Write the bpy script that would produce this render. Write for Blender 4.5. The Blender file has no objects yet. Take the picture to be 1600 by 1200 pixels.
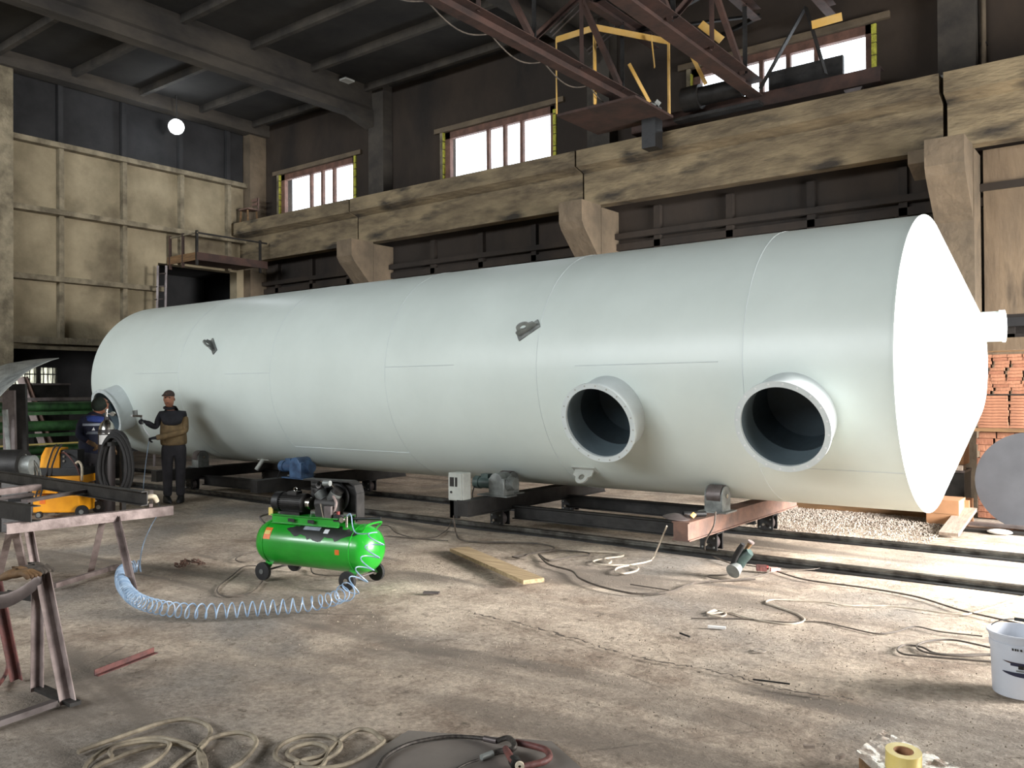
import bpy, bmesh, math, random
import numpy as np
from mathutils import Vector, Matrix, Euler
random.seed(7)
D = bpy.data; SC = bpy.context.scene; COL = SC.collection
PI = math.pi
def V(*a): return Vector(a[0] if len(a) == 1 else a)

# ------------------------------------------------------------------ camera
YAW, FOC, HZ, ROLL, CAMZ = math.radians(37.6), 1321.6, 611.36, math.radians(-.376), 1.65
PIT = math.atan((HZ-600)/FOC)
FW = V(-math.sin(YAW)*math.cos(PIT), math.cos(YAW)*math.cos(PIT), math.sin(PIT))
RT = V(math.cos(YAW), math.sin(YAW), 0)
UP = RT.cross(FW)
cam = D.cameras.new('camera'); cam.sensor_fit = 'HORIZONTAL'; cam.sensor_width = 36.0
cam.lens = 36.0*FOC/1600; cam.clip_end = 200
camo = D.objects.new('camera', cam); COL.objects.link(camo)
cr, sr = math.cos(ROLL), math.sin(ROLL)
RT2 = RT*cr + UP*sr; UP2 = UP*cr - RT*sr          # camera turned slightly about its own axis
camo.matrix_world = Matrix(((RT2.x, UP2.x, -FW.x, 0), (RT2.y, UP2.y, -FW.y, 0), (RT2.z, UP2.z, -FW.z, CAMZ), (0, 0, 0, 1)))
SC.camera = camo

def at(u, v, X=None, Y=None, Z=None):
    """point of the hall seen at a photograph position, on the plane X=, Y= or Z="""
    a, b = u-800, v-600
    x = cr*a+sr*b; y = -sr*a+cr*b
    d = FW+RT*(x/FOC)-UP*(y/FOC); o = V(0, 0, CAMZ)
    i, val = (0, X) if X is not None else (1, Y) if Y is not None else (2, Z)
    return o+d*((val-o[i])/d[i])

# ------------------------------------------------------------------ world, lights, exposure
SC.view_settings.view_transform = 'Standard'; SC.view_settings.look = 'None'
SC.view_settings.exposure = 0.0; SC.view_settings.gamma = 1.0
SC.cycles.use_denoising = True
SC.cycles.max_bounces = 8; SC.cycles.diffuse_bounces = 5
SC.cycles.sample_clamp_indirect = 6
w = D.worlds.new('overcast_sky'); SC.world = w; w.use_nodes = True
bg = w.node_tree.nodes['Background']; bg.inputs[0].default_value = (.86, .93, 1, 1); bg.inputs[1].default_value = 5.0

def area(name, loc, direction, sx, sy, power, color=(1, 1, 1), spread=180):
    l = D.lights.new(name, 'AREA'); l.shape = 'RECTANGLE'; l.size = sx; l.size_y = sy
    l.energy = power; l.color = color; l.spread = math.radians(spread)
    o = D.objects.new(name, l); COL.objects.link(o); o.location = loc
    o.rotation_euler = V(direction).to_track_quat('-Z', 'Y').to_euler()
    return o
# daylight through the open gate in the right-hand wall
area('gate_daylight', (5.3, 8.5, 2.3), (-1, 0, -.06), 5.6, 4.4, 1350, (1, .97, .94))
# narrow second light added at the gate to whiten the floor along the tracks
area('added_gate_beam', (5.25, 9.6, 2.6), (-1, -.02, -.30), 3.4, 2.6, 1100, (1, .96, .93), 75)
# daylight through the long clerestory windows behind the camera
for xx, pw in ((-15.3, 1150), (-9.3, 1050), (-3.3, 560)):
    area('clerestory_daylight', (xx, -10.3, 6.9), (0, 1, -.12), 4.6, 2.6, pw, (.93, .97, 1))
# the flood lamp hung at the far end of the hall gives its own light (see ceiling lamp below)

# ------------------------------------------------------------------ materials
def lin(c):
    return tuple(((x/255)/12.92 if x/255 <= .04045 else ((x/255+.055)/1.055)**2.4) for x in c)
MATS = {}
def mat(name, c, rough=.6, metal=0, c2=None, scale=3.0, amt=.5, bump=0, bscale=None, spec=.5, stretch=None, detail=6, lo=.35, hi=.65, coat=0, third=None):
    if name in MATS: return MATS[name]
    m = D.materials.new(name); m.use_nodes = True; nt = m.node_tree; N = nt.nodes; L = nt.links
    b = N['Principled BSDF']; b.inputs['Roughness'].default_value = rough; b.inputs['Metallic'].default_value = metal
    b.inputs['Specular IOR Level'].default_value = spec
    if coat: b.inputs['Coat Weight'].default_value = coat; b.inputs['Coat Roughness'].default_value = .12
    c = lin(c); c2 = lin(c2) if c2 else tuple(x*.7 for x in c)
    tc = N.new('ShaderNodeTexCoord'); mp = N.new('ShaderNodeMapping'); L.new(tc.outputs['Object'], mp.inputs[0])
    if stretch: mp.inputs['Scale'].default_value = stretch
    n = N.new('ShaderNodeTexNoise'); n.inputs['Scale'].default_value = scale; n.inputs['Detail'].default_value = detail; n.inputs['Roughness'].default_value = .6
    L.new(mp.outputs[0], n.inputs['Vector'])
    r = N.new('ShaderNodeValToRGB'); r.color_ramp.elements[0].position = lo; r.color_ramp.elements[1].position = hi
    mixc = tuple(c[i]*(1-amt)+c2[i]*amt for i in range(3))
    r.color_ramp.elements[0].color = (*mixc, 1) if c2 is None else (*c2, 1); r.color_ramp.elements[1].color = (*c, 1)
    L.new(n.outputs['Fac'], r.inputs[0]); out = r.outputs[0]
    if third:
        n3 = N.new('ShaderNodeTexNoise'); n3.inputs['Scale'].default_value = third[1]; n3.inputs['Detail'].default_value = 5
        L.new(mp.outputs[0], n3.inputs['Vector'])
        r3 = N.new('ShaderNodeValToRGB'); r3.color_ramp.elements[0].position = third[2]; r3.color_ramp.elements[1].position = third[3]
        L.new(n3.outputs['Fac'], r3.inputs[0])
        mx = N.new('ShaderNodeMix'); mx.data_type = 'RGBA'; L.new(r3.outputs[0], mx.inputs[0]); L.new(out, mx.inputs[6]); mx.inputs[7].default_value = (*lin(third[0]), 1)
        out = mx.outputs[2]
    L.new(out, b.inputs['Base Color'])
    if bump:
        nb = N.new('ShaderNodeTexNoise'); nb.inputs['Scale'].default_value = bscale or scale*4; nb.inputs['Detail'].default_value = 8
        L.new(mp.outputs[0], nb.inputs['Vector'])
        bp = N.new('ShaderNodeBump'); bp.inputs['Strength'].default_value = bump; bp.inputs['Distance'].default_value = .03
        L.new(nb.outputs['Fac'], bp.inputs['Height']); L.new(bp.outputs[0], b.inputs['Normal'])
    MATS[name] = m; return m
def emit(name, c, s):
    m = D.materials.new(name); m.use_nodes = True; nt = m.node_tree
    b = nt.nodes['Principled BSDF']; b.inputs['Base Color'].default_value = (*c, 1)
    b.inputs['Emission Color'].default_value = (*c, 1); b.inputs['Emission Strength'].default_value = s
    MATS[name] = m; return m

M = dict(
 wallc=mat('sooty_concrete', (60, 49, 39), .9, c2=(32, 27, 23), scale=.7, bump=.3, bscale=6, third=((20, 19, 19), .35, .5, .75), stretch=(1, 1, .5)),
 wall_end=mat('pale_plaster_panels', (158, 146, 120), .9, c2=(118, 108, 86), scale=.9, bump=.4, bscale=9, detail=10, third=((74, 64, 50), .8, .54, .74)),
 darkwall=mat('dark_grey_wall', (46, 46, 47), .95, c2=(30, 30, 31), scale=1.2, bump=.3),
 rib=mat('dusty_ledge_concrete', (140, 130, 108), .9, c2=(90, 82, 66), scale=3, bump=.5, bscale=20),
 beamc=mat('cast_beam_concrete', (136, 121, 94), .85, c2=(82, 71, 55), scale=1.8, bump=.9, bscale=12, stretch=(.5, 1, 1.8), detail=10, third=((52, 46, 38), 2.2, .54, .7)),
 colc=mat('column_concrete', (116, 101, 82), .85, c2=(84, 74, 60), scale=1.4, bump=.5, bscale=10, third=((60, 52, 45), .9, .58, .78)),
 ceil=mat('ceiling_slab_soot', (50, 48, 45), .95, c2=(30, 29, 28), scale=.8, bump=.2),
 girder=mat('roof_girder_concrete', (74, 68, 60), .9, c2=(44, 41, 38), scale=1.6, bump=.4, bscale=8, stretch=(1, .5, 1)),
 tank=mat('tank_paint', (210, 219, 213), .38, c2=(201, 210, 204), scale=.8, spec=.5, bump=.02, bscale=3),
 tankin=mat('tank_inside_dark_grey', (50, 62, 68), .6, c2=(40, 48, 52)),
 flange=mat('flange_paint', (205, 213, 213), .4, c2=(192, 200, 200), scale=3),
 rust=mat('crane_red_primer', (74, 52, 44), .8, c2=(48, 36, 32), scale=3, bump=.2),
 dark=mat('dark_steel', (52, 50, 48), .55, .5, c2=(30, 29, 28), scale=4, bump=.15),
 steel=mat('scaled_steel', (120, 112, 110), .5, .55, c2=(78, 70, 68), scale=3, bump=.15),
 pale=mat('pinkish_primed_steel', (156, 141, 136), .6, .25, c2=(104, 90, 86), scale=5, bump=.2),
 rusty=mat('rusted_steel', (128, 98, 84), .8, .1, c2=(96, 78, 70), scale=6, bump=.3),
 railm=mat('worn_rail_steel', (120, 118, 112), .4, .8, c2=(60, 56, 52), scale=6),
 black=mat('black_paint', (24, 24, 25), .5, c2=(14, 14, 15), scale=8, bump=.1),
 rubber=mat('black_rubber', (26, 25, 25), .75, c2=(18, 17, 17), scale=10),
 green=mat('compressor_green', (34, 158, 42), .32, c2=(24, 132, 32), scale=2, spec=.5, coat=.3),
 yellow=mat('machine_yellow', (232, 158, 22), .45, c2=(210, 136, 14), scale=4),
 grey=mat('machine_grey', (140, 144, 140), .5, .3, c2=(92, 94, 92), scale=6, bump=.1),
 box=mat('enclosure_grey', (176, 178, 170), .5, c2=(150, 152, 146), scale=4),
 blue=mat('motor_blue', (64, 92, 124), .5, c2=(40, 58, 84), scale=8),
 chrome=mat('chrome', (214, 210, 200), .22, 1, c2=(180, 176, 168), scale=5),
 white=mat('white_plastic', (226, 228, 228), .4, c2=(212, 214, 216), scale=3),
 paper=mat('white_paper', (222, 220, 216), .8, c2=(200, 198, 196), scale=6),
 wood=mat('sawn_wood', (178, 156, 120), .8, c2=(136, 114, 84), scale=3, stretch=(1, 14, 14), bump=.2),
 woodp=mat('pale_board', (158, 144, 130), .8, c2=(128, 114, 102), scale=3, stretch=(14, 1, 14), bump=.2),
 timber=mat('old_timber', (132, 100, 66), .85, c2=(92, 70, 46), scale=2, stretch=(1, 12, 12), bump=.2),
 brick=mat('terracotta_brick', (140, 92, 68), .85, c2=(108, 70, 52), scale=5, bump=.25),
 brick2=mat('terracotta_brick_pale', (154, 106, 80), .85, c2=(124, 84, 62), scale=5, bump=.25),
 card=mat('cardboard', (168, 124, 88), .8, c2=(150, 110, 78), scale=3),
 hose=mat('weathered_hose', (160, 148, 126), .7, c2=(100, 90, 76), scale=9),
 cable=mat('brown_cable', (92, 82, 72), .7, c2=(60, 54, 48), scale=9),
 cablel=mat('dusty_pale_cable', (200, 188, 170), .7, c2=(150, 138, 122), scale=9),
 coil=mat('coil_hose_blue', (152, 172, 192), .3, c2=(112, 136, 162), scale=7),
 rope=mat('wire_rope', (84, 78, 72), .6, .5, c2=(44, 40, 38), scale=60),
 redp=mat('worn_red_paint', (112, 66, 60), .6, c2=(70, 46, 44), scale=14, bump=.2),
 gravel=mat('grey_gravel', (158, 148, 136), .9, c2=(128, 118, 108), scale=9),
 tape=mat('yellow_packing_tape', (226, 206, 128), .25, c2=(208, 184, 100), scale=3, coat=.5),
 film=mat('crumpled_film', (214, 200, 186), .3, c2=(160, 140, 124), scale=14, bump=.8, coat=.6),
 tealm=mat('grinder_teal', (66, 84, 80), .45, c2=(46, 60, 58), scale=8),
 greenm=mat('bending_machine_green', (66, 112, 62), .55, c2=(38, 66, 38), scale=5),
 skin=mat('skin', (168, 118, 92), .6, c2=(150, 100, 78), scale=10),
 capm=mat('cap_fabric', (70, 56, 50), .9, c2=(52, 42, 38), scale=20),
 navy=mat('navy_fabric', (30, 34, 56), .85, c2=(20, 22, 38), scale=9),
 blackf=mat('black_fabric', (34, 34, 40), .85, c2=(22, 22, 27), scale=9),
 olive=mat('olive_fabric', (126, 104, 70), .85, c2=(90, 74, 50), scale=9),
 trous=mat('dark_trousers', (44, 42, 46), .9, c2=(28, 27, 30), scale=7),
 bluef=mat('blue_fabric', (52, 74, 150), .8, c2=(40, 58, 122), scale=9),
 band=mat('grey_reflective_band', (150, 158, 168), .6, c2=(126, 132, 142), scale=12),
 glovef=mat('brown_leather', (120, 92, 60), .8, c2=(86, 64, 42), scale=14),
 glovew=mat('cream_cotton', (222, 210, 188), .9, c2=(190, 176, 152), scale=20),
 orange=mat('orange_label', (226, 120, 36), .5, c2=(206, 96, 26), scale=30),
 red=mat('red_plastic', (140, 56, 50), .5, c2=(118, 46, 42), scale=10),
 pink=mat('pale_pink_plastic', (220, 168, 158), .6, c2=(200, 140, 132), scale=10),
 smear=mat('oily_soot', (34, 38, 34), .5, c2=(22, 24, 22), scale=8),
 foam=mat('yellow_mounting_foam', (206, 204, 84), .9, c2=(160, 158, 60), scale=16, bump=.8),
 winframe=mat('window_frame_wood', (120, 86, 72), .7, c2=(84, 60, 50), scale=5),
 lamph=mat('lamp_housing', (196, 196, 190), .5, c2=(170, 170, 164), scale=5),
 yellowc=mat('crane_yellow', (206, 170, 104), .6, c2=(204, 160, 76), scale=5),
 ink=mat('dark_ink', (28, 32, 62), .5, c2=(20, 22, 44), scale=5),
 inkb=mat('brown_ink', (74, 52, 50), .6, c2=(60, 42, 40), scale=5),
)
M['bright'] = emit('flood_lamp_glow', (.92, .96, 1), 60)
M['tipglow'] = emit('orange_tip_glow', (1, .45, .12), 3)

# tank end paint is the same paint; glass for the windows: thin dusty panes
g = D.materials.new('dusty_glass'); g.use_nodes = True; nt = g.node_tree; nt.nodes.remove(nt.nodes['Principled BSDF'])
tr = nt.nodes.new('ShaderNodeBsdfTransparent'); gl = nt.nodes.new('ShaderNodeBsdfGlossy'); gl.inputs['Roughness'].default_value = .1
mx = nt.nodes.new('ShaderNodeMixShader'); mx.inputs[0].default_value = .06
nt.links.new(tr.outputs[0], mx.inputs[1]); nt.links.new(gl.outputs[0], mx.inputs[2]); nt.links.new(mx.outputs[0], nt.nodes['Material Output'].inputs[0])
M['glass'] = g

# floor: dusty, trodden, cracked concrete
def floor_mat():
    m = D.materials.new('dusty_cracked_concrete'); m.use_nodes = True; nt = m.node_tree; N = nt.nodes; L = nt.links
    b = N['Principled BSDF']; b.inputs['Roughness'].default_value = .82; b.inputs['Specular IOR Level'].default_value = .35
    tc = N.new('ShaderNodeTexCoord')
    def noise(s, d=6, r=.6, dist=0):
        n = N.new('ShaderNodeTexNoise'); n.inputs['Scale'].default_value = s; n.inputs['Detail'].default_value = d; n.inputs['Roughness'].default_value = r; n.inputs['Distortion'].default_value = dist
        L.new(tc.outputs['Object'], n.inputs['Vector']); return n.outputs['Fac']
    def ramp(x, p0, p1, c0=(0, 0, 0), c1=(1, 1, 1)):
        r = N.new('ShaderNodeValToRGB'); e = r.color_ramp.elements; e[0].position = p0; e[1].position = p1; e[0].color = (*c0, 1); e[1].color = (*c1, 1); L.new(x, r.inputs[0]); return r.outputs[0]
    def mix(f, a, bb, mode='MIX'):
        k = N.new('ShaderNodeMix'); k.data_type = 'RGBA'; k.blend_type = mode
        if isinstance(f, float): k.inputs[0].default_value = f
        else: L.new(f, k.inputs[0])
        for i, x in ((6, a), (7, bb)):
            if isinstance(x, tuple): k.inputs[i].default_value = (*x, 1)
            else: L.new(x, k.inputs[i])
        return k.outputs[2]
    base = ramp(noise(1.3, 10, .72), .36, .64, lin((144, 127, 111)), lin((218, 202, 182)))
    grey = ramp(noise(.45, 5, .55, .6), .48, .66)
    c = mix(grey, base, lin((148, 141, 132)))
    spots = ramp(noise(7, 9, .8), .56, .66)
    c = mix(spots, c, lin((112, 100, 86)))
    fine = ramp(noise(26, 10, .85), .4, .6, (.55, .54, .53), (1.16, 1.16, 1.16))
    c = mix(.9, c, fine, 'MULTIPLY')
    # broad dark tracks of oil and dirt along the hall
    sp = N.new('ShaderNodeMapping'); sp.inputs['Scale'].default_value = (.35, 1.5, 1); L.new(tc.outputs['Object'], sp.inputs[0])
    nn = N.new('ShaderNodeTexNoise'); nn.inputs['Scale'].default_value = 1.0; nn.inputs['Detail'].default_value = 7; nn.inputs['Distortion'].default_value = .8; L.new(sp.outputs[0], nn.inputs['Vector'])
    c = mix(ramp(nn.outputs['Fac'], .52, .66), c, lin((122, 112, 101)))
    vo = N.new('ShaderNodeTexVoronoi'); vo.feature = 'DISTANCE_TO_EDGE'; vo.inputs['Scale'].default_value = .42
    wv = N.new('ShaderNodeMix'); wv.data_type = 'RGBA'; wv.inputs[0].default_value = .12; L.new(tc.outputs['Object'], wv.inputs[6])
    nc = N.new('ShaderNodeTexNoise'); nc.inputs['Scale'].default_value = 1.3; nc.inputs['Detail'].default_value = 6; L.new(tc.outputs['Object'], nc.inputs['Vector']); L.new(nc.outputs['Color'], wv.inputs[7])
    L.new(wv.outputs[2], vo.inputs['Vector'])
    crack = ramp(vo.outputs['Distance'], .0, .005, (.55, .55, .55), (0, 0, 0))
    cm = mix(ramp(noise(.8, 3), .5, .62), (0, 0, 0), crack)
    c = mix(cm, c, lin((74, 66, 60)))
    L.new(c, b.inputs['Base Color'])
    hgt = mix(.5, noise(14, 9, .7), noise(60, 5, .7)); h2 = mix(cm, hgt, (0, 0, 0))
    bp = N.new('ShaderNodeBump'); bp.inputs['Strength'].default_value = .8; bp.inputs['Distance'].default_value = .04
    L.new(h2, bp.inputs['Height']); L.new(bp.outputs[0], b.inputs['Normal'])
    return m
M['floor'] = floor_mat()

# ------------------------------------------------------------------ object helpers
def tag(o, label=None, cat=None, group=None, kind=None):
    if label: o['label'] = label
    if cat: o['category'] = cat
    if group: o['group'] = group
    if kind: o['kind'] = kind
    return o
def empty(name, loc=(0, 0, 0), rz=0, label=None, cat=None, group=None):
    o = D.objects.new(name, None); COL.objects.link(o); o.location = loc; o.rotation_euler = (0, 0, rz); o.empty_display_size = .1
    return tag(o, label, cat, group)
def copy_tree(o, parent=None):
    c = o.copy(); COL.objects.link(c); c.parent = parent
    for ch in [x for x in D.objects if x.parent == o]: copy_tree(ch, c)
    return c
def frame_of(d, up=V(0, 0, 1)):
    d = V(d).normalized()
    if abs(d.dot(up)) > .98: up = V(1, 0, 0)
    s = d.cross(up).normalized(); return d, s, s.cross(d).normalized()
class MB:
    def __init__(s): s.v = []; s.f = []
    def add(s, vs, fs):
        n = len(s.v); s.v += [tuple(x) for x in vs]; s.f += [tuple(i+n for i in f) for f in fs]; return s
    def box(s, c, size, rot=None):
        c = V(c); h = V(size)/2; R = Euler(rot).to_matrix() if rot else Matrix.Identity(3)
        vs = [c+R@V(x*h.x, y*h.y, z*h.z) for x in (-1, 1) for y in (-1, 1) for z in (-1, 1)]
        return s.add(vs, [(0, 1, 3, 2), (4, 6, 7, 5), (0, 4, 5, 1), (2, 3, 7, 6), (0, 2, 6, 4), (1, 5, 7, 3)])
    def b2(s, lo, hi):
        lo, hi = V(lo), V(hi); return s.box((lo+hi)/2, hi-lo)
    def bar(s, p, q, w, h=None, up=V(0, 0, 1)):
        p, q = V(p), V(q); h = h or w; d, a, b = frame_of(q-p, up)
        vs = [o+a*(x*w/2)+b*(y*h/2) for o in (p, q) for x, y in ((-1, -1), (1, -1), (1, 1), (-1, 1))]
        return s.add(vs, [(3, 2, 1, 0), (4, 5, 6, 7), (0, 1, 5, 4), (1, 2, 6, 5), (2, 3, 7, 6), (3, 0, 4, 7)])
    def prof(s, p, q, poly, up=V(0, 0, 1)):
        """extrude a closed 2-D outline from p to q"""
        p, q = V(p), V(q); d, a, b = frame_of(q-p, up); n = len(poly)
        vs = [o+a*x+b*y for o in (p, q) for x, y in poly]
        return s.add(vs, [tuple(range(n))[::-1], tuple(range(n, 2*n))]+[(i, (i+1) % n, (i+1) % n+n, i+n) for i in range(n)])
    def ibeam(s, p, q, w, h, t=.012, up=V(0, 0, 1)):
        a, b = w/2, h/2
        return s.prof(p, q, [(-a, -b), (a, -b), (a, -b+t), (t/2, -b+t), (t/2, b-t), (a, b-t), (a, b), (-a, b), (-a, b-t), (-t/2, b-t), (-t/2, -b+t), (-a, -b+t)], up)
    def chan(s, p, q, w, h, t=.008, side=1, up=V(0, 0, 1)):
        a, b = w/2*side, h/2; t2 = t*side
        return s.prof(p, q, [(-a, -b), (a, -b), (a, -b+t), (-a+t2, -b+t), (-a+t2, b-t), (a, b-t), (a, b), (-a, b)], up)
    def angle(s, p, q, w, t=.006, sx=1, sy=1, up=V(0, 0, 1)):
        return s.prof(p, q, [(0, 0), (w*sx, 0), (w*sx, t*sy), (t*sx, t*sy), (t*sx, w*sy), (0, w*sy)], up)
    def cyl(s, p, q, r, r2=None, n=24, caps=True):
        p, q = V(p), V(q); r2 = r if r2 is None else r2; d, a, b = frame_of(q-p)
        vs = [o+a*(math.cos(2*PI*i/n)*k)+b*(math.sin(2*PI*i/n)*k) for o, k in ((p, r), (q, r2)) for i in range(n)]
        fs = [(i, (i+1) % n, (i+1) % n+n, i+n) for i in range(n)]
        if caps: fs += [tuple(range(n))[::-1], tuple(range(n, 2*n))]
        return s.add(vs, fs)
    def lathe(s, pts, o, axis=(0, 0, 1), n=32, closed=False):
        """pts: (radius, height) along the axis"""
        o = V(o); d, a, b = frame_of(axis); vs = []; fs = []; m = len(pts)
        for r, h in pts: vs += [o+d*h+a*(math.cos(2*PI*i/n)*r)+b*(math.sin(2*PI*i/n)*r) for i in range(n)]
        for k in range(m if closed else m-1):
            k2 = (k+1) % m
            fs += [(k*n+i, k*n+(i+1) % n, k2*n+(i+1) % n, k2*n+i) for i in range(n)]
        if not closed:
            if pts[0][0] > 1e-4: fs.append(tuple(range(n))[::-1])
            if pts[-1][0] > 1e-4: fs.append(tuple(range((m-1)*n, m*n)))
        return s.add(vs, fs)
    def ball(s, c, r, n=16, sc=(1, 1, 1)):
        c = V(c); vs = []; fs = []; m = n//2
        for j in range(m+1):
            t = PI*j/m
            for i in range(n):
                p = 2*PI*i/n; vs.append(c+V(math.sin(t)*math.cos(p)*r*sc[0], math.sin(t)*math.sin(p)*r*sc[1], math.cos(t)*r*sc[2]))
        for j in range(m): fs += [(j*n+i, j*n+(i+1) % n, (j+1)*n+(i+1) % n, (j+1)*n+i) for i in range(n)]
        return s.add(vs, fs)
    def tube(s, P, r, n=8, closed=False):
        P = [V(p) for p in P]; k = len(P); vs = []; fs = []; a = None
        for i, p in enumerate(P):
            if closed: t = P[(i+1) % k]-P[i-1]
            else: t = P[min(i+1, k-1)]-P[max(i-1, 0)]
            t.normalize()
            if a is None: _, a, _ = frame_of(t)
            a = (a-t*a.dot(t)).normalized(); b = t.cross(a); rr = r[i] if isinstance(r, (list, tuple)) else r
            vs += [p+a*(math.cos(2*PI*j/n)*rr)+b*(math.sin(2*PI*j/n)*rr) for j in range(n)]
        for i in range(k if closed else k-1):
            i2 = (i+1) % k; fs += [(i*n+j, i*n+(j+1) % n, i2*n+(j+1) % n, i2*n+j) for j in range(n)]
        if not closed: fs += [tuple(range(n))[::-1], tuple(range((k-1)*n, k*n))]
        return s.add(vs, fs)
    def loft(s, rows):
        n = len(rows[0]); vs = [p for r in rows for p in r]
        return s.add(vs, [(i*n+j, i*n+j+1, (i+1)*n+j+1, (i+1)*n+j) for i in range(len(rows)-1) for j in range(n-1)])
    def build(s, name, m, parent=None, smooth=35, shift=True, **kw):
        me = D.meshes.new(name); o = V(0, 0, 0)
        vs = [V(x) for x in s.v]
        if parent is not None:
            top = parent
            while top.parent: top = top.parent
            Mi = (Matrix.Translation(top.location)@top.rotation_euler.to_matrix().to_4x4()).inverted() if top.get('_world') else None
            if Mi: vs = [Mi@x for x in vs]
        elif shift and vs:
            xs = [x.x for x in vs]; ys = [x.y for x in vs]; o = V((min(xs)+max(xs))/2, (min(ys)+max(ys))/2, min(x.z for x in vs)); vs = [x-o for x in vs]
        me.from_pydata([tuple(x) for x in vs], [], s.f); me.validate()
        bm = bmesh.new(); bm.from_mesh(me); bmesh.ops.recalc_face_normals(bm, faces=bm.faces); bm.to_mesh(me); bm.free()
        me.materials.append(m)
        if smooth:
            me.polygons.foreach_set('use_smooth', [True]*len(me.polygons)); me.set_sharp_from_angle(angle=math.radians(smooth))
        ob = D.objects.new(name, me); COL.objects.link(ob); ob.location = o; ob.parent = parent
        return tag(ob, kw.get('label'), kw.get('cat'), kw.get('group'), kw.get('kind'))
def worldroot(name, loc, label=None, cat=None, group=None, rz=0):
    """an Empty whose parts are given in hall coordinates"""
    o = empty(name, loc, rz, label, cat, group); o['_world'] = 1; return o
def spline(P, n=8, closed=False):
    """smooth Catmull-Rom curve through P"""
    P = [V(p) for p in P]; out = []; k = len(P)
    rng = range(k) if closed else range(k-1)
    for i in rng:
        if closed: a, b, c, d = P[i-1], P[i], P[(i+1) % k], P[(i+2) % k]
        else: a, b, c, d = P[max(i-1, 0)], P[i], P[i+1], P[min(i+2, k-1)]
        for j in range(n):
            t = j/n; out.append(.5*((2*b)+(c-a)*t+(2*a-5*b+4*c-d)*t*t+(3*b-a-3*c+d)*t**3))
    if not closed: out.append(P[-1])
    return out
def fl(pts, z): return [at(u, v, Z=z) for u, v in pts]
def bevel(o, wd=.004, seg=2):
    m = o.modifiers.new('bevel', 'BEVEL'); m.width = wd; m.segments = seg; m.limit_method = 'ANGLE'; return o
def struct(o): o['kind'] = 'structure'; return o

# ================================================================== THE HALL
XW, XR, YF, YB, ZC = -18.84, 5.6, 13.6, -10.6, 8.6
# floor with a slight unevenness
fb = MB(); nx, ny = 150, 150
def fz(x, y):
    return .012*math.sin(x*1.7+y*.9)*math.sin(y*1.3-x*.4)-.006
rows = []
for j in range(ny+1):
    y = YB+(YF-YB)*j/ny
    rows.append([V(-26+(XR+26)*i/nx, y, -.012+.012*math.sin((-26+(XR+26)*i/nx)*1.7+y*.9)*math.sin(y*1.3)) for i in range(nx+1)])
fb.loft(rows); fl_o = struct(fb.build('floor', M['floor'], shift=False, smooth=80))
sl = MB().b2((-26.4, YB-.4, -.5), (XR+.3, YF+.4, -.1)); struct(sl.build('floor_slab', M['wallc'], smooth=None))

# far long wall (clerestory windows between Z 6.1 and 7.25)
WINS = [(-17.98, -15.12), (-12.30, -9.38), (-6.48, -3.46), (-.6, 2.3)]
wl = MB(); z0, z1 = 5.95, 7.27
wl.b2((XW-.3, YF, -.3), (XR+.3, YF+.4, z0)); wl.b2((XW-.3, YF, z1), (XR+.3, YF+.4, ZC+.3))
edges = [XW-.3]+[e for a, b in WINS for e in (a, b)]+[XR+.3]
for i in range(0, len(edges), 2): wl.b2((edges[i], YF, z0), (edges[i+1], YF+.4, z1))
struct(wl.build('wall_far', M['wallc'], smooth=None))
tr_ = MB()
for x in np.arange(-18.0, 5.4, 1.36):
    if min(abs(x-c) for c in (-14.1, -8.2, -2.3, 3.6)) > .35: tr_.b2((x-.06, YF-.1, 0), (x+.06, YF, 4.95))
for z, h, d in ((4.42, .1, .16), (4.22, .12, .1), (2.55, .12, .14), (2.3, .1, .1)): tr_.b2((XW, YF-d, z), (XR, YF, z+h))
struct(tr_.build('trim_far_wall', M['wallc'], smooth=None))
# dark band just under the roof, thin render coat on the wall
# windows
WNAMES = []
for k, (a, b) in enumerate(WINS):
    y = YF+.06; zt, zb = 7.25, 6.0
    r = worldroot('window_%d' % (k+1), ((a+b)/2, YF, 6.0)); r['kind'] = 'structure'
    fr = MB(); L0 = b-a
    fr.b2((a, y-.03, zb), (a+.16, y+.07, zt)); fr.b2((b-.12, y-.03, zb), (b, y+.07, zt)); fr.b2((a, y-.03, zt-.14), (b, y+.07, zt)); fr.b2((a, y-.03, zb), (b, y+.07, zb+.08))
    for t in (.41, .56, .71): fr.b2((a+L0*t-.035, y-.02, zb), (a+L0*t+.035, y+.06, zt-.1))
    fr.build('window_frame', M['winframe'], r, smooth=None)
    gp = MB().b2((a+.1, y+.03, zb), (b-.1, y+.036, zt-.1)); gp.build('pane', M['glass'], r, smooth=None)
    li = MB().b2((a-.22, YF-.07, zt), (b+.25, YF+.02, zt+.1)); li.build('lintel', M['colc'], r, smooth=None)
    fo = MB(); random.seed(k)
    for side, sx in ((a, -1), (b, 1)):
        z = zb
        while z < zt-.1:
            h = random.uniform(.1, .26); fo.b2((side-.02 if sx > 0 else side-.05, YF-.035, z), (side+.05 if sx > 0 else side+.02, YF+.03, z+h-.02)); z += h
    fo.build('mounting_foam', M['foam'], r, smooth=None)
    fl_ = MB().b2((a-.07, YF-.045, zb), (a+.0, YF+.02, zt)); fl_.build('pale_foam', M['rib'], r, smooth=None)
random.seed(3)
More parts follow.
